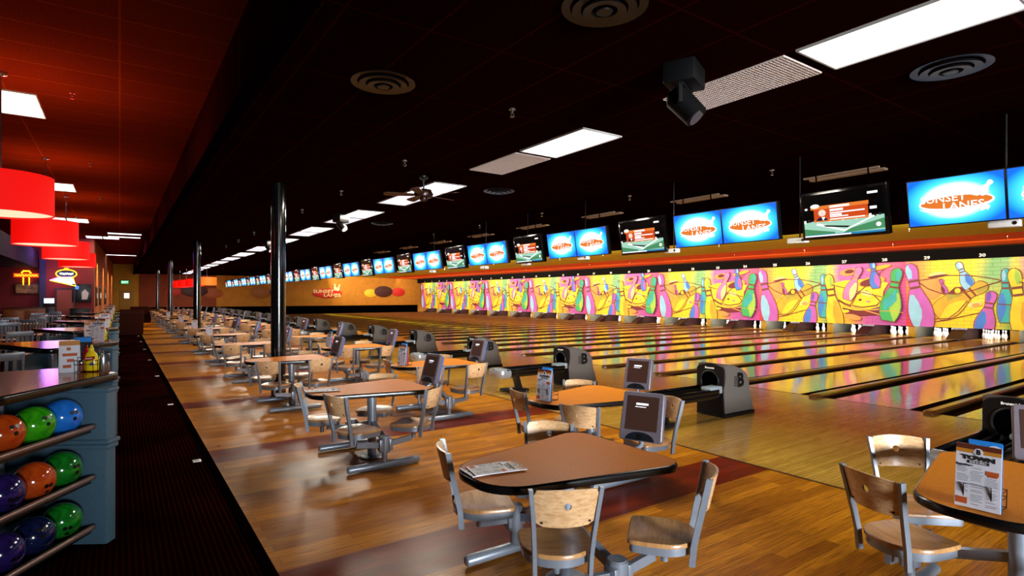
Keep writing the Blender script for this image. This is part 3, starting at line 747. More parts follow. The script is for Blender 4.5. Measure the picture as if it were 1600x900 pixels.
# ------------------------------------------------------------------ score monitors at the lane end of each table
M_MONF = mat('monitor_taupe', '5c5258', 0.4); M_MONS = mat('monitor_side_blue', '465c92', 0.35); M_MSCR = mat('monitor_screen', '33201a', 0.3, emit='3a221a', es=0.25); M_MTXT = mat('monitor_text', 'f0f0f0', 0.4, emit='f4f4ff', es=0.9)
M_ARC = mat('monitor_arc', '14161c', 0.3)
def make_monitor(label):
    t = thing('score_monitor', label, 'monitor', (0, 0, 0), 0, 'score entry monitors on the tables')
    Tm = T_((0.76, 0, 0.885), math.radians(22), 0, math.radians(16))
    mb = MB(); mb.box((0.035, 0, 0), (0.055, 0.285, 0.30), 0.014, T=Tm); mb.build('housing', M_MONS, t)
    fr = MB()
    ol = round_poly([(-0.15, -0.165, 0.02), (0.15, -0.165, 0.02), (0.142, 0.165, 0.02), (-0.142, 0.165, 0.02)], 4)
    Tf = Tm @ Matrix(((0, 0, -1, 0), (-1, 0, 0, 0), (0, 1, 0, 0), (0, 0, 0, 1)))
    fr.rings(ol, [(0.0, -0.03), (0, 0.0), (0.006, 0.006)], T=Tf); f_ = fr.build('bezel', M_MONF, t)
    MB().add([(-0.112, -0.095, 0.0072), (0.112, -0.095, 0.0072), (0.112, 0.135, 0.0072), (-0.112, 0.135, 0.0072)], [(0, 1, 2, 3)], T=Tf).build('screen', M_MSCR, f_)
    tx = MB()
    for x0, x1, y0, y1 in ((-0.045, 0.04, 0.075, 0.088), (-0.05, 0.025, 0.060, 0.064)): tx.add([(x0, y0, 0.008), (x1, y0, 0.008), (x1, y1, 0.008), (x0, y1, 0.008)], [(0, 1, 2, 3)], T=Tf)
    tx.build('screen_text', M_MTXT, f_)
    arc = [(0.10 * math.cos(a), -0.160 + 0.055 * math.sin(a)) for a in (PI * i / 14 for i in range(15))]
    ar = MB(); ar.prism(arc, 0.004, 0.0085, T=Tf); ar.build('brow_panel', M_ARC, f_)
    MB().lathe([(0.018, 0.008), (0.018, 0.012)], 14, T=Tf @ Matrix.Translation((0, -0.135, 0))).build('button', M_BLACK, f_)
    mb = MB(); mb.tube([(0.45, 0, 0.668), (0.58, 0, 0.668), (0.66, 0, 0.670), (0.72, 0, 0.677), (0.755, 0, 0.695), tuple(Tm @ Vector((0.03, 0, -0.16))), tuple(Tm @ Vector((0.03, 0, -0.12)))], 0.017, 12); mb.build('neck', M_STEEL, t)
    return t
mon0 = None
for row, X, ys in (('A', XA, ROWA), ('B', XB, ROWB)):
    for i, y in enumerate(ys):
        lab = 'score entry monitor on a curved neck at the %s' % tname(row, i)
        if mon0 is None: mon0 = make_monitor(lab); mon0.location = (X, y + 0.05, 0)
        else:
            ph = {('A', 1): -0.26, ('B', 0): 0.0, ('B', 1): -0.05}.get((row, i), -0.3 + 0.12 * ((i * 7) % 4 - 1.5))
            dup(mon0, (X + 0.72 * (1 - math.cos(ph)), y + 0.05 - 0.72 * math.sin(ph), 0), ph, lab)

# ------------------------------------------------------------------ menus and caddies
M_PAPER = mat('menu_paper', 'd6d3da', 0.5); M_INK = mat('menu_ink', '6a6870', 0.6); M_INKD = mat('menu_black_ink', '17120f', 0.6); M_BAND = mat('menu_brown_band', '5a2410', 0.5); M_FOOD = mat('menu_food_orange', 'b8501a', 0.6); M_SKYC = mat('card_blue', '2a86d8', 0.4); M_ORB = mat('menu_orange_band', 'c07a20', 0.5)
M_WIRE = mat('black_wire', '151312', 0.3, 0.6); M_RED = mat('ketchup_red', 'a80d0a', 0.25, coat=0.3); M_MUSTD = mat('mustard_yellow', 'f0cc10', 0.3); M_PEPPER = mat('brown_spice', '7a3a1a', 0.6); M_GREENB = mat('green_glass', '1a4a20', 0.15); M_CHROME = mat('chrome', 'd0d0d4', 0.15, 0.95)
def menu_face(mb, T, w_, h_, detail=True):
    """printed face of a menu in local x (across), y (up); slots 0 paper 1 ink 2 black 3 band 4 food 5 orange"""
    def q(x0, y0, x1, y1, m, z=0.0008): mb.add([(x0 * w_, y0 * h_, z), (x1 * w_, y0 * h_, z), (x1 * w_, y1 * h_, z), (x0 * w_, y1 * h_, z)], [(0, 1, 2, 3)], m, False, T)
    q(-0.5, 0.92, 0.5, 1.0, 3); q(-0.5, 0.86, 0.5, 0.92, 5)
    for c_, r_, m_, z in ((0, 0.10, 0, 0.0014), (0, 0.085, 0, 0.0016)):
        mb.add([(w_ * r_ * 1.1 * math.cos(t), h_ * 0.885 + w_ * r_ * 1.1 * math.sin(t), z) for t in (2 * PI * i / 20 for i in range(20))], [list(range(20))], m_, False, T)
    add_text(mb, 'B', w_ * 0.17, T @ Matrix.Translation((0, h_ * 0.885, 0.002)), 2, 0, 0.002)
    add_text(mb, 'TOWN', w_ * 0.15, T @ Matrix.Translation((0, h_ * 0.785, 0.0012)), 2, 0, 0.002, 1.5)
    q(-0.24, 0.70, 0.24, 0.745, 2); add_text(mb, 'BAR & GRILL', w_ * 0.058, T @ Matrix.Translation((0, h_ * 0.7225, 0.0014)), 0, 0, 0.0004, 1.15)
    add_text(mb, 'Appetizers', w_ * 0.085, T @ Matrix.Translation((-w_ * 0.30, h_ * 0.665, 0.0012)), 2, 0, 0.0008)
    rnd = random.Random(3)
    for cx in (-0.46, -0.15, 0.18):
        y = 0.625 if cx < 0.1 else 0.50
        while y > 0.05:
            if not (cx < -0.3 and y < 0.2): q(cx, y, cx + rnd.uniform(0.18, 0.27), y + 0.008, 1)
            y -= 0.024 if rnd.random() < 0.8 else 0.05
    q(0.17, 0.555, 0.45, 0.62, 4); q(0.22, 0.53, 0.42, 0.56, 4)
    q(-0.47, 0.05, -0.22, 0.15, 4)
MENU_MATS = [M_PAPER, M_INK, M_INKD, M_BAND, M_FOOD, M_ORB]
def menu_board(name, label, T):
    o = MB(); w_, h_ = 0.165, 0.285
    o.box((0, h_ / 2, -0.002), (w_, h_, 0.004)); menu_face(o, Matrix.Identity(4), w_, h_); ob = o.build(name, MENU_MATS); ob.matrix_world = T
    return tag(ob, label, 'menu', 'white printed menus')
def squeeze_bottle(name, body, label, M_b, cap, loc, h=0.17, r=0.030):
    t = thing(name, label, 'bottle', loc, 0, 'sauce bottles on the tables')
    b_ = MB().lathe([(r * 0.8, 0), (r, 0.006), (r, h * 0.42), (r * 0.92, h * 0.5), (r * 0.98, h * 0.6), (r * 0.55, h * 0.78), (r * 0.42, h * 0.82)], 16).build('bottle_body', M_b, t)
    MB().lathe([(r * 0.5, h * 0.81), (r * 0.5, h * 0.86), (r * 0.3, h * 0.88), (r * 0.14, h * 0.99), (0.002, h)], 14).build('cap', cap, t)
    return t
def shaker(label, M_f, loc):
    t = thing('shaker', label, 'shaker', loc, 0, 'shakers in the table caddies')
    MB().lathe([(0.018, 0), (0.020, 0.004), (0.017, 0.035), (0.019, 0.06)], 12).build('glass_jar', M_f, t)
    MB().lathe([(0.020, 0.06), (0.020, 0.072), (0.014, 0.082), (0.002, 0.085)], 12).build('lid', M_CHROME, t)
    return t
def caddy(label, loc, rz):
    t = thing('wire_caddy', label, 'caddy', loc, rz, 'wire condiment caddies')
    mb = MB()
    def loop(w_, d_, z): mb.tube([(-w_, -d_, z), (w_, -d_, z), (w_, d_, z), (-w_, d_, z)], 0.0022, 6, closed=True)
    loop(0.075, 0.055, 0.006); loop(0.078, 0.058, 0.055); loop(0.078, 0.058, 0.085)
    for x, y in ((-0.075, -0.055), (0.075, -0.055), (0.075, 0.055), (-0.075, 0.055), (0, -0.056), (0, 0.056)): mb.tube([(x, y, 0.002), (x * 1.03, y * 1.03, 0.088)], 0.0022, 6)
    for y in (-0.03, 0, 0.03): mb.tube([(-0.075, y, 0.004), (0.075, y, 0.004)], 0.002, 6)
    mb.build('wire_basket', M_WIRE, t)
    mb = MB(); mb.tube([(-0.05, -0.066, 0.002), (-0.05, -0.068, 0.11), (0.05, -0.068, 0.11), (0.05, -0.066, 0.002)], 0.0024, 6); mb.build('menu_clip', M_WIRE, t)
    return t
def caddy_set(where, x, y, z, rz, card=True, kinds=('ketchup', 'mustard', 'pepper', 'salt')):
    c = caddy('black wire caddy of sauces ' + where, (x, y, z), rz)
    Rm = T_((x, y, z), rz)
    menu_board('menu', 'upright white menu with brown top ' + where, Rm @ T_((0, -0.074, 0.004), 0, math.radians(84)) )
    if card:
        mb = MB(); mb.box((0, 0.15, -0.001), (0.125, 0.30, 0.002)); mb.box((0, 0.285, 0.0005), (0.12, 0.04, 0.001), mat=2)
        add_text(mb, 'Summer', 0.026, T_((-0.025, 0.278, 0.0015)), 1, 0, 0.0008)
        mb.add(ellp(0.035, 0.272, 0.026, 0.018, 0.002), [list(range(16))], 3); mb.add(ellp(0.032, 0.274, 0.009, 0.009, 0.003), [list(range(16))], 4)
        o = mb.build('promo_card', [M_SKYC, M_INKD, M_SKYC, M_PAPER, M_RED]); o.matrix_world = Rm @ T_((0.02, -0.050, 0.004), 0, math.radians(86)); tag(o, 'blue promotional card behind the menu ' + where, 'card', 'blue promotional cards')
    spots = [(-0.042, -0.008), (0.038, -0.010), (-0.045, 0.036), (0.010, 0.034), (0.046, 0.036)]
    for kd, (sx_, sy_) in zip(kinds, spots):
        p = Rm @ Vector((sx_, sy_, 0.006))
        if kd == 'ketchup': squeeze_bottle('ketchup_bottle', None, 'red ketchup bottle in the caddy ' + where, M_RED, M_RED, p, 0.185, 0.028)
        elif kd == 'mustard': squeeze_bottle('mustard_bottle', None, 'yellow mustard bottle in the caddy ' + where, M_MUSTD, M_MUSTD, p, 0.175, 0.028)
        elif kd == 'hot': squeeze_bottle('hot_sauce_bottle', None, 'small green hot sauce bottle with red cap in the caddy ' + where, M_GREENB, M_RED, p, 0.15, 0.016)
        elif kd == 'pepper': shaker('shaker of brown spice in the caddy ' + where, M_PEPPER, p)
        else: shaker('clear salt shaker in the caddy ' + where, mat('salt_glass', 'dcdce0', 0.15), p)
    return c
def ellp(cx, cy, rx, ry, z, n=16): return [(cx + rx * math.cos(2 * PI * i / n), cy + ry * math.sin(2 * PI * i / n), z) for i in range(n)]
ZT = 0.7355
# two flat menus on the first carpet side table, and on the second
for i, (x, y, a) in enumerate(((1.70, 2.63, -0.20), (1.675, 2.65, -0.08))):
    menu_board('menu', 'flat white menu, %s on the first carpet side table' % ('uppermost' if i == 0 else 'lower'), Matrix.Translation((x - 0.13, y + 0.03 - 0.01 * i, ZT + 0.013 - 0.006 * i)) @ Matrix.Rotation(-PI / 2 + a, 4, 'Z') @ Matrix.Scale(1.05, 4))
for i, (x, y, a) in enumerate(((1.70, 5.86, -0.25), (1.67, 5.90, -0.12))):
    menu_board('menu', 'flat white menu, %s on the second carpet side table' % ('uppermost' if i == 0 else 'lower'), Matrix.Translation((x - 0.13, y, ZT + 0.013 - 0.006 * i)) @ Matrix.Rotation(-PI / 2 + a, 4, 'Z') @ Matrix.Scale(1.05, 4))
caddy_set('on the first table along the lanes', 3.25, 0.905, ZT, math.radians(-88), True, ('ketchup', 'pepper', 'salt'))
caddy_set('on the second table along the lanes', 3.27, 4.13, ZT, math.radians(-78), True, ('ketchup', 'pepper', 'salt'))
for i in (2, 3, 4, 5, 6, 7):
    caddy_set('on the %s table along the lanes' % ORD(i), XB - 0.44, ROWB[i], ZT, math.radians(-80 + 3 * (i % 3)), True, ('mustard', 'ketchup', 'salt'))
for i in (4, 5, 6, 8): caddy_set('on the %s table along the carpet' % ORD(i), XA - 0.3, ROWA[i], ZT, math.radians(-30), False, ('mustard', 'ketchup'))

# ------------------------------------------------------------------ ball returns
def make_return(label):
    t = thing('ball_return', label, 'ball return', (0, 0, 0), 0, 'ball returns between the lane pairs')
    prof = [(6.93, 0.05), (7.62, 0.05), (7.60, 0.14), (7.53, 0.34), (7.50, 0.52), (7.44, 0.60), (7.32, 0.67), (7.16, 0.72), (6.99, 0.745), (6.93, 0.74), (6.95, 0.55), (6.90, 0.38)]
    hw = 0.225; k = len(prof); mb = MB()
    vs = []; 
    for y, s_ in ((-hw, 0.97), (-hw + 0.03, 1.0), (hw - 0.03, 1.0), (hw, 0.97)):
        for x, z in prof: vs.append((7.2 + (x - 7.2) * s_, y, 0.36 + (z - 0.36) * s_))
    fs = [tuple(range(k))[::-1], tuple(3 * k + j for j in range(k))]
    for i in range(3):
        for j in range(k): fs.append((i * k + j, i * k + (j + 1) % k, (i + 1) * k + (j + 1) % k, (i + 1) * k + j))
    mb.add(vs, fs, 0, False); hd = mb.build('hood', M_TAUPE, t)
    mb = MB(); mb.box((7.27, 0, 0.026), (0.72, 0.47, 0.052), 0.008); mb.build('plinth', M_BLACK, t)
    # dark front face with round mouth
    mb = MB(); A = 20
    fr = round_poly([(-0.215, 0.03, 0.01), (0.215, 0.03, 0.01), (0.215, 0.70, 0.06), (0.0, 0.755, 0.3), (-0.215, 0.70, 0.06)], 4)
    Tf = Matrix(((0, 0, -1, 6.905), (-1, 0, 0, 0), (0, 1, 0, 0), (0, 0, 0, 1)))
    mb.prism(fr, -0.03, 0.012, T=Tf); fp = mb.build('front_panel', mat('dark_brown_front', '100b0a', 0.5, spec=0.2), t)
    ring = [(0.145 * math.cos(2 * PI * i / 24), 0.50 + 0.145 * math.sin(2 * PI * i / 24), 0.014) for i in range(24)]
    MB().tube(ring, 0.012, 8, closed=True, T=Tf).build('mouth_ring', M_BLACK, fp)
    MB().add([(0.14 * math.cos(2 * PI * i / 24), 0.50 + 0.14 * math.sin(2 * PI * i / 24), 0.0135) for i in range(24)], [list(range(24))], T=Tf).build('mouth', mat('mouth_black', '020202', 0.9, spec=0.0), fp)
    tx = MB(); add_text(tx, 'Brunswick', 0.036, Tf @ Matrix.Translation((0, 0.685, 0.0135)), 0, 0, 0.0008); tx.build('name_plate', M_NUM, fp)
    for s in (-1, 1):
        lg = MB()
        Tl = face_plane((7.24, s * (hw + 0.0015), 0.50), (-s, 0, 0), (0, 0, 1)) if s > 0 else face_plane((7.24, -hw - 0.0015, 0.50), (1, 0, 0), (0, 0, 1))
        add_text(lg, 'B', 0.27, Tl @ Matrix.Translation((0.05, 0, 0)), 0, 0.0, 0.012, 1.1)
        for q in range(5):
            z0 = -0.075 + q * 0.03; lg.add([(-0.10, z0, 0.001), (-0.005, z0, 0.001), (-0.005, z0 + 0.022, 0.001), (-0.10, z0 + 0.022, 0.001)], [(0, 1, 2, 3)], 1, False, Tl)
        lg.build('side_emblem', [M_BLACK, mat('emblem_fade', '38322f', 0.4)], hd)
    # rail bed
    mb = MB(); mb.box((6.22, 0, 0.325), (1.42, 0.40, 0.10), 0.03); mb.box((6.22, -0.19, 0.385), (1.40, 0.035, 0.07), 0.014); mb.box((6.22, 0.19, 0.385), (1.40, 0.035, 0.07), 0.014)
    bd = mb.build('rail_bed', M_BLACKM, t)
    for y in (-0.09, 0.0, 0.09):
        MB().cyl((5.55, y, 0.385), (6.9, y, 0.385), 0.012, n=10).build('track_rail', M_BLACK, bd)
    en = MB(); ol = round_poly([(5.36, -0.21, 0.12), (5.62, -0.22, 0.02), (5.62, 0.22, 0.02), (5.36, 0.21, 0.12)], 6)
    en.rings(ol, [(0.03, 0.27), (0.005, 0.30), (0, 0.36), (0.012, 0.41), (0.04, 0.425)]); e_ = en.build('end_cap', M_SILVER, t)
    MB().box((5.42, 0, 0.43), (0.10, 0.10, 0.02), 0.008).build('end_button', M_SILVER, e_)
    hm = MB(); hm.box((6.74, -0.13, 0.425), (0.24, 0.16, 0.06), 0.022); hm.build('hand_dryer', mat('grey_dryer', '7c868a', 0.35), t)
    kn = MB(); kn.box((6.86, -0.19, 0.40), (0.06, 0.05, 0.10), 0.012); kn.build('reset_button', M_SILVER, t)
    lg = MB(); lg.bar((5.92, 0, 0.04), (5.84, 0, 0.30), 0.12, 0.08); lg.build('stand_leg', M_BLACK, t)
    bs = MB(); bs.box((5.82, 0, 0.025), (0.42, 0.34, 0.05), 0.015)
    for x in (5.66, 5.98):
        for y in (-0.15, 0.15): bs.cyl((x, y, 0.0), (x, y, 0.04), 0.035, n=12)
    bs.build('stand_base', M_BLACK, t)
    return t
ret0 = None
for k in range(0, 17):
    y = 1.70 + 3.31 * k
    lab = '%s black and taupe ball return, counted from the front' % ORD(k)
    if ret0 is None: ret0 = make_return(lab); ret0.location = (0, y, 0)
    else: dup(ret0, (0, y, 0), 0, lab)

# ================================================================== CEILING DISPLAYS
M_BLUE, nt, b = nodes('blue_screen_glow')
tc = N(nt, 'ShaderNodeTexCoord'); mp = N(nt, 'ShaderNodeMapping'); mp.inputs['Scale'].default_value = (2.0, 3.2, 0); nt.links.new(tc.outputs['Object'], mp.inputs[0])
ln = N(nt, 'ShaderNodeVectorMath'); ln.operation = 'LENGTH'; nt.links.new(mp.outputs[0], ln.inputs[0])
r = ramp(nt, [(0.0, 'ffffff'), (0.50, 'e0f8ff'), (0.66, '3cc4ff'), (0.9, '1484e8'), (1.0, '0c58cc')]); nt.links.new(ln.outputs['Value'], r.inputs[0])
b.inputs['Base Color'].default_value = (0.01, 0.01, 0.02, 1); b.inputs['Roughness'].default_value = 0.2
nt.links.new(r.outputs[0], b.inputs['Emission Color']); b.inputs['Emission Strength'].default_value = E_SCREEN
M_SW = mat('screen_white', '000000', 0.3, emit='ffffff', es=1.3); M_SO = mat('screen_orange', '000000', 0.3, emit='f08030', es=1.0); M_SR = mat('screen_red', '000000', 0.3, emit='e05018', es=0.9); M_SD = mat('screen_dark', '020203', 0.2); M_SG = mat('screen_green', '000000', 0.3, emit='4f9a68', es=0.9); M_SLG = mat('screen_pale_green', '000000', 0.3, emit='a8dcc4', es=1.0); M_SN = mat('screen_navy', '000000', 0.3, emit='1a2050', es=0.6); M_SSK = mat('screen_skin', '000000', 0.3, emit='f6d8c8', es=1.1); M_SP = mat('screen_plum', '000000', 0.3, emit='402838', es=0.5)
M_SB = mat('screen_line_blue', '000000', 0.3, emit='2a8ac0', es=1.0)
def hanger(t, w_):
    for x in (-w_ * 0.3, w_ * 0.3): MB().box((x, 0.55, -0.06), (0.014, 0.62, 0.014)).build('hanger', M_BASEB, t)
def make_blue(label):
    t = thing('scoring_screen', label, 'screen', (0, 0, 0), 0, 'blue scoring screens over the approach')
    I = Matrix.Identity(4); w_, h_ = 0.855, 0.50
    mb = MB(); mb.box((0, 0, -0.045), (w_ + 0.03, h_ + 0.03, 0.08), 0.01); mb.build('casing', M_BLACK, t)
    MB().add([(-w_ / 2, -h_ / 2, 0), (w_ / 2, -h_ / 2, 0), (w_ / 2, h_ / 2, 0), (-w_ / 2, h_ / 2, 0)], [(0, 1, 2, 3)]).build('display', M_BLUE, t)
    lg = MB(); z = 0.002
    def sq(pts, m, dz=0): lg.add([(x, y, z + dz) for x, y in pts], [list(range(len(pts)))], m)
    sq([(x * 1.06, y * 1.25) for x, y in ell2(0.01, -0.02, 0.32, 0.075)], 0); sq(ell2(0.01, -0.02, 0.32, 0.066), 1, 0.001)
    fit_text(lg, 'SUNSET', 0.42, 0.078, Matrix.Translation((-0.10, 0.028, z + 0.0025)), 0, 0, 0.012); fit_text(lg, 'LANES', 0.36, 0.078, Matrix.Translation((0.08, -0.062, z + 0.0025)), 0, 0, 0.012)
    for p0, p1 in (((0.22, 0.03), (0.33, 0.16)), ((0.17, 0.03), (0.20, 0.10)), ((0.24, -0.09), (0.30, -0.12))):
        sq(pin2d(p0, p1, 0.10), 0, 0.002)
    ring = [(-0.02 + 0.30 * math.cos(a), -0.07 + 0.05 * math.sin(a), z + 0.001) for a in (PI + PI * i / 20 for i in range(21))]
    for i in range(20):
        a_, c_ = ring[i], ring[i + 1]; lg.add([a_, c_, (c_[0], c_[1] + 0.012, c_[2]), (a_[0], a_[1] + 0.012, a_[2])], [(0, 1, 2, 3)], 0)
    lg.build('logo', [M_SW, M_SO], t)
    hanger(t, w_)
    return t
def ell2(cx, cy, rx, ry, n=24): return [(cx + rx * math.cos(2 * PI * i / n), cy + ry * math.sin(2 * PI * i / n)) for i in range(n)]
def make_tv(label):
    t = thing('television', label, 'television', (0, 0, 0), 0, 'televisions between the scoring screens')
    w_, h_ = 1.03, 0.62; bw, bh = 0.95, 0.54
    mb = MB(); mb.box((0, 0, -0.05), (w_, h_, 0.09), 0.012); mb.build('casing', M_BLACKM, t)
    pc = MB()
    def q(x0, y0, x1, y1, m, z=0.001, sl=0.0): pc.add([(x0 * bw, y0 * bh, z), (x1 * bw, y0 * bh + sl, z), (x1 * bw, y1 * bh + sl, z), (x0 * bw, y1 * bh, z)], [(0, 1, 2, 3)], m)
    def pq(pts, m, z): pc.add([(x * bw, y * bh, z) for x, y in pts], [list(range(len(pts)))], m)
    q(-0.5, -0.5, 0.5, 0.5, 0, 0.0)
    pq([(-0.5, -0.16), (-0.2, -0.1), (0.5, -0.12), (0.5, -0.46), (-0.5, -0.46)], 5, 0.0008)
    pq([(-0.5, -0.30), (-0.1, -0.42), (-0.1, -0.46), (-0.5, -0.46)], 4, 0.0012); pq([(0.1, -0.36), (0.5, -0.2), (0.5, -0.42), (0.0, -0.46)], 4, 0.0012)
    pq([(-0.35, -0.22), (0.02, -0.42), (0.05, -0.40), (-0.3, -0.19)], 1, 0.0016); pq([(0.02, -0.42), (0.4, -0.14), (0.37, -0.13), (0.0, -0.40)], 1, 0.0016); pq([(-0.25, -0.24), (0.1, -0.31), (0.06, -0.34), (-0.22, -0.28)], 0, 0.0018)
    for x in range(18): q(-0.5 + x * 0.055, -0.17 + 0.02 * (x % 3), -0.47 + x * 0.055, -0.10 + 0.02 * (x % 2), 7 if x % 3 else 1, 0.0010)
    q(-0.36, -0.13, 0.32, 0.20, 3, 0.0022); q(-0.40, 0.14, 0.33, 0.22, 2, 0.0026); q(-0.36, -0.16, 0.32, -0.10, 2, 0.0026)
    for y0, y1, x1 in ((0.15, 0.20, 0.1), (0.07, 0.12, 0.02), (0.015, 0.045, 0.28), (-0.04, 0.0, 0.0), (-0.075, -0.05, 0.08), (-0.13, -0.105, 0.28)): q(-0.15, y0, x1, y1, 1, 0.003)
    pq([(-0.25 + 0.05 * math.cos(a), 0.05 + 0.08 * math.sin(a)) for a in (2 * PI * i / 16 for i in range(16))], 6, 0.0036); pq([(-0.34, -0.13), (-0.29, -0.05), (-0.22, -0.05), (-0.17, -0.13)], 8, 0.0032); pq([(-0.26, -0.05), (-0.24, -0.13), (-0.21, -0.05)], 1, 0.0038)
    pq([(-0.46 + 0.03 * math.cos(a) * (1 if i % 2 else 0.4), 0.17 + 0.04 * math.sin(a) * (1 if i % 2 else 0.4)) for i, a in enumerate(2 * PI * j / 10 for j in range(10))], 1, 0.002)
    pq([(-0.34 + 0.06 * math.cos(a), 0.22 + 0.05 * math.sin(a)) for a in (2 * PI * i / 14 for i in range(14))], 1, 0.0030)
    q(0.34, 0.02, 0.42, 0.08, 1, 0.002); q(0.32, 0.36, 0.44, 0.41, 1, 0.002)
    q(-0.5, -0.5, 0.5, -0.455, 9, 0.002); q(-0.5, -0.5, 0.1, -0.47, 1, 0.0026)
    pq([(0.43 + 0.03 * math.cos(a), -0.33 + 0.05 * math.sin(a)) for a in (2 * PI * i / 14 for i in range(14))], 1, 0.002)
    pc.build('display', [M_SD, M_SW, M_SO, M_SR, M_SG, M_SLG, M_SSK, M_SP, M_SN, M_SB], t)
    hanger(t, w_)
    return t
DX = 7.4
def disp_rot(o, y, z):
    m = face_plane((DX, y, z), (0, -1, 0), (0, 0, 1)) @ Matrix.Rotation(math.radians(9), 4, 'X')
    o.matrix_world = m
bl0 = tv0 = None
for k in range(0, 16):
    for j, dy in enumerate((1.42, 2.30)):
        y = dy + 3.305 * k
        lab = 'blue scoring screen, %s of its pair, in the %s pair from the right' % ('right' if j == 0 else 'left', ORD(k))
        if bl0 is None: bl0 = make_blue(lab); o = bl0
        else: o = dup(bl0, (0, 0, 0), 0, lab)
        disp_rot(o, y, 2.74)
    lab = '%s black television from the right, showing an orange panel over a field' % ORD(k)
    if tv0 is None: tv0 = make_tv(lab); o = tv0
    else: o = dup(tv0, (0, 0, 0), 0, lab)
    disp_rot(o, 3.455 + 3.305 * k, 2.74)

# small white boxes under screens (projectors / speakers)
wb0 = None
for i, (px, py) in enumerate(((1570, 350), (1247, 376), (1050, 392), (912, 403), (822, 412), (757, 418), (676, 424))):
    yy, zz = on_x(px, py, 7.55)
    lab = 'small white box hanging below the screens, %s from the right' % ORD(i)
    if wb0 is None:
        wb0 = thing('sensor_box', lab, 'box', (7.55, yy, zz), 0, 'white boxes under the screens'); mb = MB(); mb.box((0, 0, 0), (0.10, 0.26, 0.075), 0.012); mb.build('case', M_WHITE, wb0); mb = MB(); mb.cyl((-0.052, -0.09, 0), (-0.045, -0.09, 0), 0.02, n=12); mb.build('lens', M_BLACK, wb0); mb = MB(); mb.cyl((0.05, 0, 0.03), (0.05, 0, 3.6 - zz), 0.01, n=6); mb.build('rod', M_BLACK, wb0)
    else: dup(wb0, (7.55, yy, zz), 0, lab)

# ================================================================== CEILING FIXTURES
def make_troffer(label, glow, w_=0.585, l_=1.20):
    t = thing('ceiling_light', label, 'ceiling light', (0, 0, 0), 0, 'white ceiling light panels')
    fr = MB()
    for s in (-1, 1): fr.box((s * (w_ / 2 + 0.008), 0, -0.008), (0.016, l_ + 0.03, 0.02)); fr.box((0, s * (l_ / 2 + 0.008), -0.008), (w_ + 0.03, 0.016, 0.02))
    fr.build('frame', mat('troffer_frame', 'a8a49c', 0.4), t)
    MB().box((0, 0, -0.004), (w_, l_, 0.008)).build('diffuser', glow, t)
    return t
tr0 = thing  # placeholder replaced below
trA = trB = None
for k in range(0, 15):
    y = 1.72 + 3.66 * k
    for j, (dy, lit) in enumerate(((0, True), (1.30, k >= 2))):  # far grilles are glowing panels, the glow stands for their pale reflection
        if k == -1 and j == 0: 
            pass
        yy = y + dy
        if lit:
            glow = M_GLOW if j == 0 else M_GLOW2
            lab = 'bright white ceiling light panel, %s of the row above the tables' % ORD(k) if j == 0 else 'ceiling grille with added glow joined to the %s bright panel above the tables' % ORD(k)
            if j == 0:
                if trA is None: trA = make_troffer(lab, glow); trA.location = (4.585, yy, CEIL)
                else: dup(trA, (4.585, yy, CEIL), 0, lab)
                pw = L_TROFFER_FIRST if k <= 0 else L_TROFFER
                area('ceiling_panel_lamp', (4.585, yy, CEIL - 0.02), (0, 0, 0), 0.56, 1.16, pw, (1.0, 0.89, 0.72))
            else:
                if trB is None: trB = make_troffer(lab, glow); trB.location = (4.585, yy, CEIL)
                else: dup(trB, (4.585, yy, CEIL), 0, lab)
gr0 = None
for i, y in enumerate((3.04, 6.70)):
    lab = 'grey eggcrate ceiling grille beyond the %s white light panel' % ('large near' if i == 0 else 'second')
    if gr0 is None:
        gr0 = thing('ceiling_grille', lab, 'ceiling grille', (4.585, y, CEIL), 0, 'eggcrate grilles in the ceiling')
        mb = MB(); n = 20
        for q in range(n + 1): mb.box((-0.29 + 0.58 * q / n, 0, -0.008), (0.007, 1.2, 0.014))
        for q in range(41): mb.box((0, -0.6 + 1.2 * q / 40, -0.008), (0.58, 0.007, 0.014))
        mb.build('grid', M_GRILLE, gr0)
        MB().box((0, 0, 0.003), (0.6, 1.22, 0.004)).build('backing', mat('grille_backing', '6a5f5c', 0.6), gr0)
    else: dup(gr0, (4.585, y, CEIL), 0, lab)
# concourse ceiling lights
lt0 = None; q = 0
for y in (10.45, 17.8, 25.3, 32.0):
    for x in (-1.22, -1.85):
        lab = 'white light panel in the red ceiling over the counters, %s row, %s side' % (ORD(q // 2), 'aisle' if x > -1.5 else 'bar'); q += 1
        if y > 31: x += 0.9
        if lt0 is None: lt0 = make_troffer(lab, M_GLOW); lt0.location = (x, y, CEIL2)
        else: dup(lt0, (x, y, CEIL2), 0, lab)
        area('ceiling_panel_lamp', (x, y, CEIL2 - 0.02), (0, 0, 0), 0.56, 1.16, 34, (1.0, 0.93, 0.85))
for i, (x, y) in enumerate(((0.18, 29.6), (0.18, 31.2), (0.3, 45.0), (-0.3, 45.0))):
    dup(lt0, (x, y, CEIL2), PI / 2, 'small far white light panel near the bulkhead, %s from the front' % ORD(i))
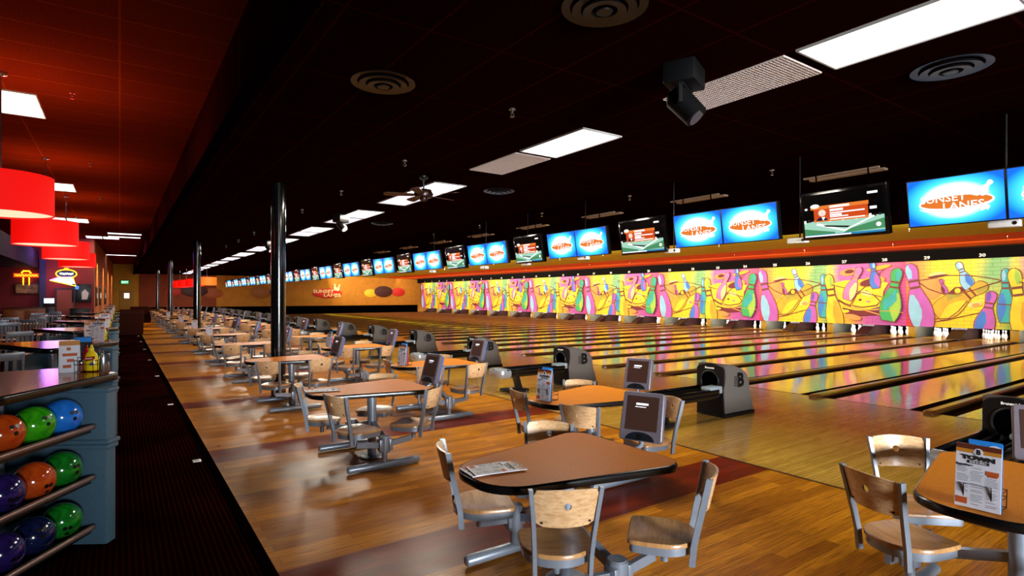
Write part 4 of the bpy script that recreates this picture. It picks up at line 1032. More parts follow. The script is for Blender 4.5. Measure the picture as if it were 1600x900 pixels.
# sprinklers
sp0 = None
def sprinkler(label, loc):
    global sp0
    if sp0 is None:
        sp0 = thing('sprinkler', label, 'sprinkler', loc, 0, 'fire sprinklers on the ceiling')
        mb = MB(); mb.lathe([(0.036, -0.012), (0.036, 0.0)], 16); mb.build('escutcheon', M_CHROME, sp0)
        mb = MB(); mb.cyl((0, 0, 0), (0, 0, -0.045), 0.012, n=10); mb.tube([(0.012, 0, -0.04), (0.020, 0, -0.06), (0.008, 0, -0.078)], 0.004, 6); mb.tube([(-0.012, 0, -0.04), (-0.020, 0, -0.06), (-0.008, 0, -0.078)], 0.004, 6); mb.cyl((0, 0, -0.078), (0, 0, -0.083), 0.024, n=12); mb.build('head', M_CHROME, sp0)
    else: dup(sp0, loc, 0, label)
for i, y in enumerate((4.71, 7.34, 10.1, 12.75, 15.4, 18.1, 20.8, 23.5)): sprinkler('brass ceiling sprinkler, %s of the line beside the bulkhead' % ORD(i), (3.27, y, CEIL))
for i, (x, y) in enumerate(((8.04, 4.75), (7.9, 7.5), (7.9, 10.2), (7.9, 12.9), (7.9, 15.6))): sprinkler('ceiling sprinkler, %s of the line above the screens' % ORD(i), (x, y, CEIL))
for i, (px, py) in enumerate(((113, 145), (141, 254), (157, 307), (163, 338))):
    Z = F * (CEIL2 - EYE) / (HY - py); R = (px - 800) / F * Z; sprinkler('ceiling sprinkler, %s of the line over the aisle' % ORD(i), (R * math.cos(ANG) + Z * math.sin(ANG), -R * math.sin(ANG) + Z * math.cos(ANG), CEIL2))
for i in range(10):
    sprinkler('sprinkler on the mustard ceiling band, %s from the right' % ORD(i), (19.6, 7.2 + 3.3 * i, CEIL + 0.2 - 0.0225 * (19.6 - X1))); sprinkler('sprinkler on the orange ceiling band, %s from the right' % ORD(i), (23.6, 5.9 + 3.3 * i, CEIL + 0.2 - 0.0225 * (23.6 - X1)))
# round diffusers
df0 = None
for i, (x, y) in enumerate(((5.66, 1.78), (1.92, 4.77), (2.6, 2.69), (5.61, 8.5), (5.6, 14.0))):
    lab = ['round ceiling vent near the large light, at upper right', 'round ceiling vent left of the tables, at upper middle', 'round ceiling vent at the top edge', 'round ceiling vent above the far screens', 'round ceiling vent farthest from the front'][i]
    if df0 is None:
        df0 = thing('ceiling_vent', lab, 'ceiling vent', (x, y, CEIL), 0, 'round ceiling vents')
        mb = MB()
        for r_, z in ((0.27, -0.012), (0.20, -0.03), (0.13, -0.045)): mb.lathe([(r_, z + 0.02), (r_ + 0.012, z), (r_ - 0.045, z + 0.004), (r_ - 0.05, z + 0.022)], 28, caps=False)
        mb.lathe([(0.05, -0.05), (0.055, -0.042)], 20)
        mb.build('vent_rings', mat('vent_dark_metal', '0c0707', 0.4, 0.3), df0)
    else: dup(df0, (x, y, CEIL), 0, lab)
# slot vents above screens
sl0_ = None
for k in range(8):
    y = 4.27 + 2.68 * k
    lab = 'long slim ceiling slot above the screens, %s from the right' % ORD(k)
    if sl0_ is None:
        sl0_ = thing('ceiling_slot', lab, 'ceiling slot', (9.2, y, CEIL), 0, 'slim slots in the ceiling above the screens')
        mb = MB(); mb.box((-0.12, 0, -0.012), (0.05, 1.1, 0.024)); mb.box((0.10, 0, -0.014), (0.13, 1.1, 0.028)); mb.build('housing', mat('beige_slot', 'b89a80', 0.5), sl0_)
    else: dup(sl0_, (9.2, y, CEIL), 0, lab)
# moving head spotlight
M_STAGE = mat('stage_black', '050505', 0.6, spec=0.15)
t = thing('stage_light', 'black moving head stage light hanging from the ceiling by the grille', 'stage light', (3.82, 3.02, CEIL), 0.4)
MB().box((0, 0, -0.09), (0.34, 0.26, 0.18), 0.02).build('base', M_STAGE, t)
mb = MB(); mb.tube([(-0.13, 0, -0.17), (-0.13, 0, -0.34)], 0.022, 8); mb.tube([(0.13, 0, -0.17), (0.13, 0, -0.34)], 0.022, 8); mb.box((0, 0, -0.185), (0.30, 0.06, 0.03), 0.006); mb.build('yoke', M_STAGE, t)
mb = MB(); mb.cyl((0.0, 0.06, -0.25), (0.0, -0.10, -0.44), 0.105, 0.095, 18); mb.cyl((0, 0.09, -0.215), (0, 0.06, -0.25), 0.07, 0.105, 18); hd = mb.build('head', M_STAGE, t)
mb = MB(); mb.cyl((0, -0.099, -0.439), (0, -0.103, -0.443), 0.075, n=18); mb.build('lens', mat('lens_glass', '30343a', 0.1), hd)
mb = MB(); mb.tube([(0.19, 0.0, -0.14), (0.23, 0.02, -0.20), (0.26, 0, -0.25), (0.22, -0.02, -0.29), (0.20, 0.0, -0.24), (0.24, 0.02, -0.21), (0.17, 0.05, -0.16)], 0.006, 6); mb.build('cable', M_STAGE, t)
# two small spot heads far off
for i, (x, y) in enumerate(((4.2, 13.0), (4.15, 20.5))):
    t2 = thing('ceiling_spotlight', 'small black spotlight below the light panels, %s one' % ('nearer' if i == 0 else 'farther'), 'spotlight', (x, y, CEIL), 0.5, 'small spotlights under the ceiling')
    MB().box((0, 0, -0.10), (0.30, 0.24, 0.20), 0.02).build('base', M_BLACK, t2); mb = MB(); mb.cyl((0, 0.05, -0.2), (0, -0.12, -0.36), 0.09, 0.08, 16); h_ = mb.build('head', M_BLACK, t2); mb = MB(); mb.cyl((0, -0.121, -0.361), (0, -0.124, -0.364), 0.065, n=16); mb.build('lens', mat('bright_lens', 'd8d8d8', 0.1, emit='c8ccd8', es=0.5), h_)
# ceiling fan
t = thing('ceiling_fan', 'brown ceiling fan hanging below the third light panel', 'fan', (3.95, 8.15, CEIL), 0)
mb = MB(); mb.lathe([(0.07, 0), (0.07, -0.03), (0.03, -0.06)], 16); mb.cyl((0, 0, -0.05), (0, 0, -0.22), 0.014, n=8); mb.build('rod', M_BLACK, t)
MB().lathe([(0.05, -0.20), (0.13, -0.22), (0.155, -0.28), (0.14, -0.33), (0.06, -0.345), (0.06, -0.38), (0.02, -0.395)], 24).build('motor', mat('fan_brown_metal', '2a130e', 0.3, 0.4), t)
for k in range(5):
    a = 2 * PI * k / 5 + 0.25; bl = round_poly([(0.15, -0.05, 0.02), (0.62, -0.075, 0.06), (0.62, 0.075, 0.06), (0.15, 0.05, 0.02)], 5)
    mb = MB(); mb.prism(bl, -0.004, 0.004, T=Matrix.Rotation(a, 4, 'Z') @ Matrix.Translation((0, 0, -0.30)) @ Matrix.Rotation(0.2, 4, 'X')); mb.build('blade', grain_material('fan_blade_wood%d' % 0, '2a0e08', '401a10', 0.5, 4, 20, 4) if k == 0 else MATS['fan_blade_wood0'], t)

# ================================================================== PILLARS
p0 = None
for i, y in enumerate((10.09, 22.3, 34.9, 47.1)):
    lab = 'glossy black round steel column, %s from the front' % ORD(i)
    if p0 is None:
        mb = MB(); mb.lathe([(0.118, 0), (0.118, CEIL)], 32); mb.lathe([(0.135, 0.0), (0.135, 0.03), (0.12, 0.035)], 32); p0 = mb.build('steel_column', M_BLACKM); o = p0
    else: o = p0.copy(); COL.objects.link(o)
    o.location = (2.2, y, 0); tag(o, lab, 'column', 'black columns between the tables')

# ================================================================== PENDANT SHADES
M_SHADE = mat('red_drum_shade', 'd80a06', 0.7, emit='ff0a04', es=0.75); M_SHIN = mat('shade_diffuser', 'fff0d0', 0.6, emit='fff0c8', es=0.95)
M_SHADE2 = mat('orange_drum_shade', 'd05a10', 0.7, emit='ff7a18', es=0.6)
def make_pendant(label, ms):
    t = thing('pendant_lamp', label, 'pendant lamp', (0, 0, 0), 0, 'red drum pendant lamps')
    h0, h1 = 2.69, 3.16; r_ = 0.51
    MB().lathe([(r_, h0), (r_, h1), (r_ - 0.006, h1), (r_ - 0.006, h0)], 48, caps=False).build('lamp_shade', ms, t)
    MB().lathe([(0.01, h0 + 0.02), (r_ - 0.008, h0 + 0.02), (r_ - 0.008, h0 + 0.024), (0.01, h0 + 0.024)], 48).build('diffuser', M_SHIN, t)
    mb = MB(); mb.cyl((0, 0, h0 + 0.03), (0, 0, CEIL2), 0.012, n=8)
    for a in range(3): mb.tube([(0, 0, h1 - 0.03), ((r_ - 0.01) * math.cos(a * 2.094), (r_ - 0.01) * math.sin(a * 2.094), h1 - 0.03)], 0.006, 6)
    mb.build('stem', M_CHROME, t)
    MB().lathe([(0.07, CEIL2), (0.07, CEIL2 - 0.03), (0.02, CEIL2 - 0.045)], 20).build('ceiling_rose', M_CHROME, t)
    return t
pd0 = None
for i, y in enumerate((9.1, 14.2, 19.3, 24.2)):
    lab = 'large red drum pendant lamp over the counters, %s from the front' % ORD(i)
    if pd0 is None: pd0 = make_pendant(lab, M_SHADE); pd0.location = (-1.18, y, 0)
    else: dup(pd0, (-1.18, y, 0), 0, lab)
    l = bpy.data.lights.new('pendant_bulb', 'POINT'); l.energy = 66; l.color = (1.0, 0.62, 0.30); l.shadow_soft_size = 0.08
    o = bpy.data.objects.new('pendant_bulb', l); COL.objects.link(o); o.location = (-1.18, y, 3.0)
for i, (x, y) in enumerate(((4.15, 37.0), (3.95, 41.5), (3.75, 44.5), (3.6, 47.5))):
    if i == 0: pp = make_pendant('far orange drum pendant lamp by the second column', M_SHADE2); pp.location = (x, y, -0.35); pp.scale = (1, 1, 1)
    else: dup(pd0, (x, y, -0.35), 0, 'far red drum pendant lamp, %s in its row behind the orange one' % ORD(i - 1))

# ================================================================== FAR WALL ART
def wall_pt(px, py): return on_y(px, py, ENDY - 0.05)
def disc(name, label, cx, cy, rx, ry, m, z=0.0, group='ovals on the far wall'):
    X0, Z0 = wall_pt(cx, cy); X1_, _ = wall_pt(cx + rx, cy); _, Z1_ = wall_pt(cx, cy - ry)
    mb = MB(); ol = ell2(0, 0, X1_ - X0, Z1_ - Z0, 40); mb.rings(ol, [(0, -0.05), (0, 0.0), (0.02, 0.01)])
    o = mb.build(name, m); o.matrix_world = face_plane((X0, ENDY - 0.05 - z, Z0), (1, 0, 0), (0, 0, 1)); tag(o, label, 'wall oval', group)
disc('wall_oval', 'yellow oval on the amber far wall beside the large maroon oval', 579, 458, 9.5, 6.3, mat('oval_yellow', 'e8b020', 0.6))
disc('wall_oval', 'large maroon oval on the amber far wall between yellow and red', 599, 455.5, 14, 8.5, mat('oval_maroon', '3a0a0c', 0.6), 0.06)
disc('wall_oval', 'red oval at the right end of the amber far wall', 622.5, 456.5, 10, 6.5, mat('oval_red', 'b81a10', 0.6))
disc('wall_oval', 'dark maroon oval on the rust wall behind the far pendants', 304, 455, 21, 8.5, MATS['oval_maroon'], 0.06)
disc('wall_oval', 'orange oval on the rust wall right of the dark maroon oval', 333, 458, 15, 8, mat('oval_orange', '9a4a14', 0.6))
disc('wall_oval', 'red oval on the rust wall left of the dark maroon oval', 272, 455, 12, 6, MATS['oval_red'])
disc('wall_oval', 'ochre oval on the far wall left of the first column', 409, 456.5, 16.5, 9.5, mat('oval_ochre', '94560f', 0.6))
disc('wall_oval', 'small maroon oval on the far wall touching the first column', 434, 456.5, 13, 7.5, MATS['oval_maroon'], 0.06)
# bowling centre sign
X0, Z0 = wall_pt(511.5, 457.5); Xr, _ = wall_pt(534, 457.5)
sw = Xr - X0
t = thing('wall_sign', 'red oval sign with cream lettering on the amber far wall', 'sign', (0, 0, 0))
t.matrix_world = face_plane((X0, ENDY - 0.06, Z0), (1, 0, 0), (0, 0, 1))
mb = MB(); mb.rings(ell2(0, -0.04, sw, sw * 0.33, 40), [(0, -0.05), (0, 0.0), (0.02, 0.012)]); mb.build('oval_board', mat('sign_red', 'c01810', 0.5), t)
M_CREAM = mat('sign_cream', 'f0e4a8', 0.5)
mb = MB(); fit_text(mb, 'SUNSET', sw * 1.42, sw * 0.22, Matrix.Translation((-sw * 0.26, sw * 0.10, 0.02)), 0, 0, 0.02); fit_text(mb, 'LANES', sw * 1.16, sw * 0.22, Matrix.Translation((sw * 0.34, -sw * 0.16, 0.02)), 0, 0, 0.02); mb.build('lettering', M_CREAM, t)
for (b0, b1, wd) in (((sw * 0.56, sw * 0.18), (sw * 0.50, sw * 0.62), sw * 0.2), ((sw * 0.68, sw * 0.14), (sw * 0.86, sw * 0.58), sw * 0.2), ((sw * 0.52, -sw * 0.17), (sw * 0.56, -sw * 0.32), sw * 0.24)):
    mb = MB(); mb.prism(pin2d(b0, b1, wd), 0.0, 0.02); mb.build('pin_shape', M_CREAM, t)
area('wall_wash_lamp', (21, ENDY - 3.2, 3.5), (math.radians(52), 0, 0), 11, 0.3, 140, (1.0, 0.9, 0.7))
area('wall_wash_lamp', (9, ENDY - 3.2, 3.5), (math.radians(52), 0, 0), 8, 0.3, 30, (1.0, 0.6, 0.35))

# exit door and sign
xa, _ = wall_pt(187, 463); xb, zb = wall_pt(209, 455)
d = MB(); d.box(((xa + xb) / 2, ENDY - 0.02, 1.03), (xb - xa, 0.05, 2.06)); dm = structure('door_1', d, mat('mustard_door', '9a7014', 0.6))
xw, zw = wall_pt(198, 462); d = MB(); d.box((xw, ENDY - 0.05, zw), (0.36, 0.02, 0.42), 0.004); d.build('pane', mat('day_pane', 'ffffff', 0.3, emit='fff6e0', es=1.6), dm)
d = MB(); d.box(((xa + xb) / 2, ENDY - 0.05, 2.10), (xb - xa + 0.12, 0.05, 0.06)); d.build('door_frame', M_WOODD, dm)
xs, zs = wall_pt(195, 441)
t = thing('exit_sign', 'green exit sign above the far mustard door', 'sign', (xs, ENDY - 0.03, zs))
MB().box((0, 0, 0), (0.62, 0.05, 0.34), 0.01).build('housing', M_BLACK, t)
MB().box((0, -0.027, 0), (0.54, 0.006, 0.27)).build('panel', mat('exit_green', '10a050', 0.4, emit='18c070', es=0.9), t)
mb = MB(); add_text(mb, 'EXIT', 0.22, face_plane((0, -0.032, 0), (1, 0, 0), (0, 0, 1)), 0, 0, 0.006); mb.build('lettering', mat('exit_white', 'ffffff', 0.4, emit='e8fff0', es=1.3), t)

# wall sconces on the orange side wall
for i, f_ in enumerate((0.10, 0.34, 0.60, 0.86)):
    p = sl0 + sd * f_; nrm = Vector((sd.y, -sd.x)).normalized(); q_ = p + nrm * 0.35
    l = bpy.data.lights.new('wall_spot', 'SPOT'); l.energy = 900; l.color = (1.0, 0.62, 0.22); l.spot_size = 1.25; l.spot_blend = 0.6
    o = bpy.data.objects.new('wall_spot', l); COL.objects.link(o); o.location = (q_.x, q_.y, 3.9); o.rotation_euler = (math.radians(0), 0, 0)

# ================================================================== CONCOURSE (left)
ux, uy = 0.0, 5.12
TIP = (0.0, 0.0); COR = (-0.625, -1.0); LEFT = (-1.32, 0.45); BACK = (-0.25, 0.62)
def off(p): return (p[0], p[1])
CT = round_poly([(TIP[0], TIP[1], 0.10), (BACK[0], BACK[1], 0.25), (LEFT[0], LEFT[1], 0.12), (COR[0], COR[1], 0.10)], 6)
HT = 1.135
M_LAM3 = grain_material('glossy_copper_laminate', 'A04E12', 'B45C18', 0.13, 60, 60, 60, spec=0.5)
def make_counter(label):
    t = thing('drink_counter', label, 'counter', (0, 0, 0), 0, 'drink counters beside the aisle')
    tp = MB().rings(CT, [(0.012, HT - 0.04), (0.012, HT)], smooth=False).build('countertop', M_LAM3, t)
    MB().rings(CT, [(0.013, HT - 0.055), (0.002, HT - 0.05), (0, HT - 0.042), (0, HT - 0.012), (0.003, HT - 0.004), (0.0115, HT + 0.001), (0.012, HT - 0.001)], cap1=False).build('edge_band', M_EDGE, tp)
    # end panel near the tip: slab across the rack, with a moulded waist
    fd = (Vector(TIP) - Vector(COR)).normalized(); fn = Vector((fd.y, -fd.x))         # along front edge, outward
    a = math.atan2(fd.y, fd.x); e = Vector(TIP) - fd * 0.34
    Te = T_((e.x, e.y, 0), a)
    mb = MB(); mb.box((0.06, 0.16, 0.53), (0.10, 0.56, 1.07), 0.012, T=Te); p_ = mb.build('end_panel', M_BLUEGREY, t)
    mb = MB(); mb.box((0.06, 0.155, 0.70), (0.135, 0.60, 0.035), 0.015, T=Te); mb.box((0.06, 0.155, 0.665), (0.118, 0.58, 0.035), 0.012, T=Te); mb.build('moulding', M_BLUEGREY, p_)
    mb = MB(); mb.box((0.06, 0.155, 1.055), (0.125, 0.585, 0.03), 0.010, T=Te); mb.build('moulding', M_BLUEGREY, p_)
    e2 = Vector(COR) + fd * 0.06
    bk = MB(); L_ = (e - e2).length; mid = (e + e2) / 2; Tb = T_((mid.x, mid.y, 0), a)
    bk.box((0, 0.40, 0.53), (L_, 0.04, 1.04), T=Tb); bk.build('back_panel', M_BLUEGREY, t)
    lp = MB(); lp.box((LEFT[0] + 0.25, LEFT[1] - 0.05, 0.53), (0.06, 0.5, 1.04), 0.01); lp.build('side_panel', M_BLUEGREY, t)
    for z in (0.80, 0.455, 0.115):
        sh = MB(); sh.box((0, 0.10, z - 0.02), (L_ - 0.02, 0.26, 0.02), T=Tb)
        s_ = sh.build('shelf', M_BLACK, t)
        rl = MB(); rl.tube([(-L_ / 2, -0.045, z + 0.012), (L_ / 2 - 0.01, -0.045, z + 0.012)], 0.019, 10, T=Tb); rl.build('shelf_rail', mat('rail_bronze', '8a7068', 0.3, 0.6), s_)
    pl = MB(); pl.cyl((0.02, 0.30, 0.0), (0.02, 0.30, HT - 0.055), 0.045, n=16, T=Tb); pl.build('leg', M_STEEL, t)
    return t, Tb, L_
CY = [5.12, 8.75, 12.5, 16.3, 20.1, 24.0]
cn0, Tb0, Lr = make_counter('nearest drink counter with ball shelves below, at lower left')
cn0.location = (ux, CY[0], 0)
for i, y in enumerate(CY[1:]): dup(cn0, (0.0, y, 0), 0, 'drink counter beside the aisle, %s from the front' % ORD(i + 1))
# bowling balls on the nearest rack
def ball_mat(name, c1, c2):
    m, nt, b = nodes(name); tc = N(nt, 'ShaderNodeTexCoord'); no = N(nt, 'ShaderNodeTexNoise', **{'Scale': 9.0, 'Detail': 5.0, 'Distortion': 1.6}); nt.links.new(tc.outputs['Object'], no.inputs['Vector'])
    r = ramp(nt, [(0.35, c1), (0.65, c2)]); nt.links.new(no.outputs['Fac'], r.inputs[0]); nt.links.new(r.outputs[0], b.inputs['Base Color']); b.inputs['Roughness'].default_value = 0.14; b.inputs['Coat Weight'].default_value = 0.6; b.inputs['Coat Roughness'].default_value = 0.03
    return m
BALLS = {'blue': ball_mat('ball_blue', '1a6ad8', '2a84ea'), 'green': ball_mat('ball_green', '1c8a10', '48c018'), 'orange': ball_mat('ball_orange', 'b8380a', 'd8581a'), 'dark green': ball_mat('ball_dark_green', '0a5a14', '1a8a26'), 'purple': ball_mat('ball_purple', '1a1040', '32206a'), 'navy': ball_mat('ball_navy', '0a1030', '1a2450')}
RACK = [(0.80, ['blue', 'green', 'orange', 'purple']), (0.455, ['dark green', 'orange', 'purple', 'navy']), (0.115, ['dark green', 'navy', 'purple', 'navy'])]
rng = random.Random(5)
for li, (z, cols) in enumerate(RACK):
    for k, cname in enumerate(cols):
        p = Matrix.Translation((ux, CY[0], 0)) @ Tb0 @ Vector((Lr / 2 - 0.13 - 0.236 * k, 0.075, 0))
        t = thing('bowling_ball', '%s bowling ball, %s from the right on the %s shelf of the nearest counter' % (cname, ORD(k), ('top', 'middle', 'bottom')[li]), 'bowling ball', (p.x, p.y, z - 0.010 + 0.114), 0, 'bowling balls on the counter shelves')
        mb = MB(); mb.sphere((0, 0, 0), 0.114, 36); bb = mb.build('ball', BALLS[cname], t)
        dv = Vector((0.55 + rng.uniform(-0.3, 0.3), -0.75, 0.25 + rng.uniform(-0.7, 0.2))).normalized()
        sdv = dv.cross(Vector((0, 0, 1))).normalized(); upv = sdv.cross(dv)
        for dx_, dz_ in ((-0.014, 0.012), (0.014, 0.012), (0.0, -0.030)):
            c_ = (dv * 0.114 + sdv * dx_ + upv * dz_).normalized()
            mb = MB(); mb.cyl(c_ * 0.1115, c_ * 0.1146, 0.0125, n=14); mb.build('finger_hole', M_BLACK, bb)
# condiments on counters
def wide_mustard(label, loc, rz):
    t = thing('mustard_bottle', label, 'bottle', loc, rz, 'sauce bottles on the tables')
    S = Matrix.Diagonal((1.5, 0.9, 1, 1))
    MB().lathe([(0.026, 0), (0.031, 0.006), (0.032, 0.05), (0.030, 0.09), (0.024, 0.125), (0.012, 0.148)], 22, T=S).build('bottle_body', M_MUSTD, t)
    MB().lathe([(0.016, 0.146), (0.017, 0.168), (0.010, 0.174), (0.0075, 0.192), (0.002, 0.195)], 14).build('cap', M_MUSTD, t)
    lb = MB(); Tl = face_plane((0, -0.0305, 0.095), (1, 0, 0), (0, 0, 1))
    lb.add([(-0.030, -0.016, 0), (0.034, -0.008, 0), (0.034, 0.016, 0), (-0.030, 0.008, 0)], [(0, 1, 2, 3)], 0, False, Tl)
    add_text(lb, "French's", 0.016, Tl @ Matrix.Translation((0, 0, 0.0005)) @ Matrix.Rotation(0.12, 4, 'Z'), 1, 0, 0.0004, 0.95)
    lb.add([(0.014 + 0.016 * math.cos(q), -0.042 + 0.013 * math.sin(q), 0) for q in (2 * PI * j / 18 for j in range(18))], [list(range(18))], 2, False, Tl)
    lb.build('label', [M_RED, M_WHITE, mat('label_blue', '4a6a90', 0.4)], t)
    return t
def counter_set(i, y):
    w_ = 'on the %s counter' % ORD(i)
    cx, cy, rz = -0.185, y + 0.20, math.radians(-22)
    z = HT + 0.001; Rm = T_((cx, cy, z), rz)
    caddy('wire condiment caddy ' + w_, (cx, cy, z), rz)
    P = lambda x_, y_: tuple(Rm @ Vector((x_, y_, 0.006)))
    shaker('shaker of brown spice, at the front of the caddy ' + w_, M_PEPPER, P(-0.045, -0.024))
    wide_mustard('wide yellow mustard bottle ' + w_, P(0.022, -0.024), rz)
    squeeze_bottle('ketchup_bottle', None, 'red ketchup bottle behind the mustard ' + w_, M_RED, M_RED, P(-0.03, 0.026), 0.19, 0.028)
    squeeze_bottle('hot_sauce_bottle', None, 'small green bottle with red cap ' + w_, M_GREENB, M_RED, P(0.052, 0.028), 0.165, 0.015)
    shaker('clear salt shaker in the caddy ' + w_, mat('salt_glass', 'dcdce0', 0.15), P(0.020, 0.034))
    if i > 0: menu_board('menu', 'upright white menu with brown top ' + w_, Rm @ T_((-0.02, -0.085, -0.002), 0.0, math.radians(84)))
    for j, (dx_, dy_, a_, kind) in enumerate(((-0.115, -0.02, 0.15, 'w'), (-0.06, 0.13, -0.25, 'k'))):
        mb = MB(); fw = 0.062 if kind == 'w' else 0.055; h_ = 0.235 if kind == 'w' else 0.25
        mb.add([(-fw, 0, 0), (fw, 0, 0), (fw, 0.05, h_), (-fw, 0.05, h_), (-fw, 0.10, 0), (fw, 0.10, 0)], [(0, 1, 2, 3), (3, 2, 5, 4)], 0)
        mb.add([(-fw, 0.041, h_ * 0.84), (fw, 0.041, h_ * 0.84), (fw, 0.0485, h_ * 0.985), (-fw, 0.0485, h_ * 0.985)], [(0, 1, 2, 3)], 1)
        for q_ in range(4): mb.add([(-fw * (0.7 - 0.4 * (q_ % 2)), 0.006 + q_ * 0.009, h_ * (0.15 + q_ * 0.18)), (fw * (0.1 + 0.3 * (q_ % 3)), 0.006 + q_ * 0.009, h_ * (0.15 + q_ * 0.18)), (fw * (0.1 + 0.3 * (q_ % 3)), 0.012 + q_ * 0.009, h_ * (0.24 + q_ * 0.18)), (-fw * (0.7 - 0.4 * (q_ % 2)), 0.012 + q_ * 0.009, h_ * (0.24 + q_ * 0.18))], [(0, 1, 2, 3)], 2)
        o = mb.build('table_tent', [M_PAPER, M_ORB, M_FOOD] if kind == 'w' else [mat('tent_black', '14100f', 0.5), M_SKYC, mat('tent_plum', '3a2030', 0.5)])
        o.location = (cx + dx_, cy + dy_, HT + 0.001); o.rotation_euler = (0, 0, a_)
        tag(o, '%s folded table tent card %s' % ('white and orange' if kind == 'w' else 'black and blue', w_), 'card', 'folded cards on the counters')
for i, y in enumerate(CY): counter_set(i, y)
# napkin / chrome holder on first counter
t = thing('straw_holder', 'tall chrome holder at the tip of the nearest counter', 'holder', (-0.085, CY[0] - 0.02, HT + 0.001), 0.3)
MB().box((0, 0, 0.075), (0.05, 0.045, 0.15), 0.008).build('holder_body', M_CHROME, t)
MB().box((0, 0, 0.155), (0.04, 0.036, 0.02), 0.006).build('holder_top', M_BLACK, t)

# bar stools in front of the second counter
M_GREYC = mat('grey_chair_metal', '8a929e', 0.35, 0.6)
def make_stool(label):
    t = thing('bar_stool', label, 'bar stool', (0, 0, 0), 0, 'slat backed metal bar stools')
    MB().rings(round_poly([(-0.19, -0.19, 0.05), (0.19, -0.19, 0.05), (0.19, 0.19, 0.05), (-0.19, 0.19, 0.05)], 4), [(0.01, 0.735), (0, 0.745), (0, 0.765), (0.015, 0.775)]).build('seat', M_WOODD, t)
    for x in (-1, 1):
        MB().tube([(x * 0.20, 0.19, 0.0), (x * 0.165, 0.165, 0.74)], 0.018, 10).build('front_leg', M_GREYC, t)
        MB().tube([(x * 0.20, -0.21, 0.0), (x * 0.165, -0.175, 0.74), (x * 0.165, -0.215, 1.12)], 0.018, 10).build('rear_leg', M_GREYC, t)
    mb = MB(); mb.tube([(-0.185, 0.178, 0.30), (0.185, 0.178, 0.30)], 0.012, 8); mb.tube([(-0.185, 0.178, 0.30), (-0.185, -0.195, 0.30)], 0.012, 8); mb.tube([(0.185, 0.178, 0.30), (0.185, -0.195, 0.30)], 0.012, 8); mb.build('footrest', M_GREYC, t)
    bk = MB(); bk.box((0, -0.212, 1.10), (0.36, 0.022, 0.08), 0.008); b_ = bk.build('back_rail', M_GREYC, t)
    for x in (-0.10, -0.035, 0.035, 0.10): MB().bar((x, -0.185, 0.80), (x, -0.21, 1.07), 0.03, 0.012).build('back_slat', M_GREYC, b_)
    return t
ST = [((-1.05, 7.6), 0.5), ((-1.75, 8.5), 0.9), ((-1.4, 12.0), 0.5), ((-2.0, 12.6), 0.9), ((-2.0, 16.3), 0.2), ((-2.35, 18.1), 0.0), ((-1.75, 17.95), -0.3), ((-2.85, 18.9), -1.4), ((-1.5, 18.75), 1.5), ((-2.4, 19.75), 3.1), ((-1.85, 19.7), 3.0), ((-2.3, 24.7), 0.2), ((-1.75, 24.6), -0.2), ((-2.0, 26.4), 2.9)]
STL = ['in front of the second counter, nearest the left edge', 'behind the stool at the left edge by the second counter', 'at the third counter, front one', 'at the third counter, back one', 'alone left of the round pub table', 'on the front side of the pub table, left one', 'on the front side of the pub table, right one', 'on the left side of the pub table', 'on the aisle side of the pub table', 'on the far side of the pub table, left one', 'on the far side of the pub table, right one', 'in front of the far pub table, left one', 'in front of the far pub table, right one', 'behind the far pub table']
stl0 = None
for (p, a), lb in zip(ST, STL):
    lab = 'grey metal slat backed stool ' + lb
    if stl0 is None: stl0 = make_stool(lab); stl0.location = (p[0], p[1], 0); stl0.rotation_euler = (0, 0, a)
    else: dup(stl0, (p[0], p[1], 0), a, lab)
for i, (x, y) in enumerate(((-2.15, 18.9), (-2.0, 25.6))):
    t = thing('pub_table', 'round pub table with pale glossy top, %s of two' % ('nearer' if i == 0 else 'farther'), 'table', (x, y, 0), 0, 'pub tables in the bar')
    MB().lathe([(0.40, 0.995), (0.42, 1.005), (0.42, 1.022), (0.41, 1.03)], 36).build('tabletop', mat('pale_tabletop', 'c8b0b8', 0.2), t)
    MB().cyl((0, 0, 0.02), (0, 0, 1.0), 0.04, n=14).build('column', M_BLACK, t)
    MB().lathe([(0.26, 0), (0.26, 0.02), (0.06, 0.04)], 28).build('base', M_BLACK, t)

# ------------------------------------------------------------------ bar area furniture and neon
def cabinet(name, label, loc, d, cat='cabinet', m=None):
    t = thing(name, label, cat, loc)
    m = m or M_WOODD
    MB().box((0, 0, d[2] / 2), (d[0], d[1], d[2] - 0.04), 0.008).build('body', m, t)
    MB().box((0, 0, d[2] - 0.01), (d[0] + 0.06, d[1] + 0.06, 0.04), 0.008).build('top', mat('cabinet_top', '3a1a0c', 0.3), t)
    n = max(1, int(d[0] / 0.5))
    for k in range(n):
        x = -d[0] / 2 + d[0] * (k + 0.5) / n
        pn = MB(); pn.box((x, -d[1] / 2 - 0.008, d[2] * 0.48), (d[0] / n - 0.06, 0.016, d[2] - 0.2), 0.004); q_ = pn.build('door', m, t)
        MB().cyl((x + d[0] / n * 0.3, -d[1] / 2 - 0.03, d[2] * 0.6), (x + d[0] / n * 0.3, -d[1] / 2 - 0.01, d[2] * 0.6), 0.015, n=8).build('knob', M_CHROME, q_)
    return t
cabinet('host_stand', 'tall wooden host stand at the left by the bar', (-2.75, 18.3, 0), (0.7, 0.5, 1.25))
cabinet('bar_counter', 'low dark wooden bar counter at the left edge', (-3.15, 16.2, 0), (1.1, 0.6, 1.05), 'counter')
cabinet('back_bar_cabinet', 'long dark wooden cabinet against the bar wall', (-3.4, RW - 0.45, 0), (1.4, 0.6, 1.2))
t = thing('drink_cooler', 'black drink cooler with a lit white top beside the door', 'cooler', (on_y(77, 470, RW - 0.6)[0], RW - 0.45, 0))
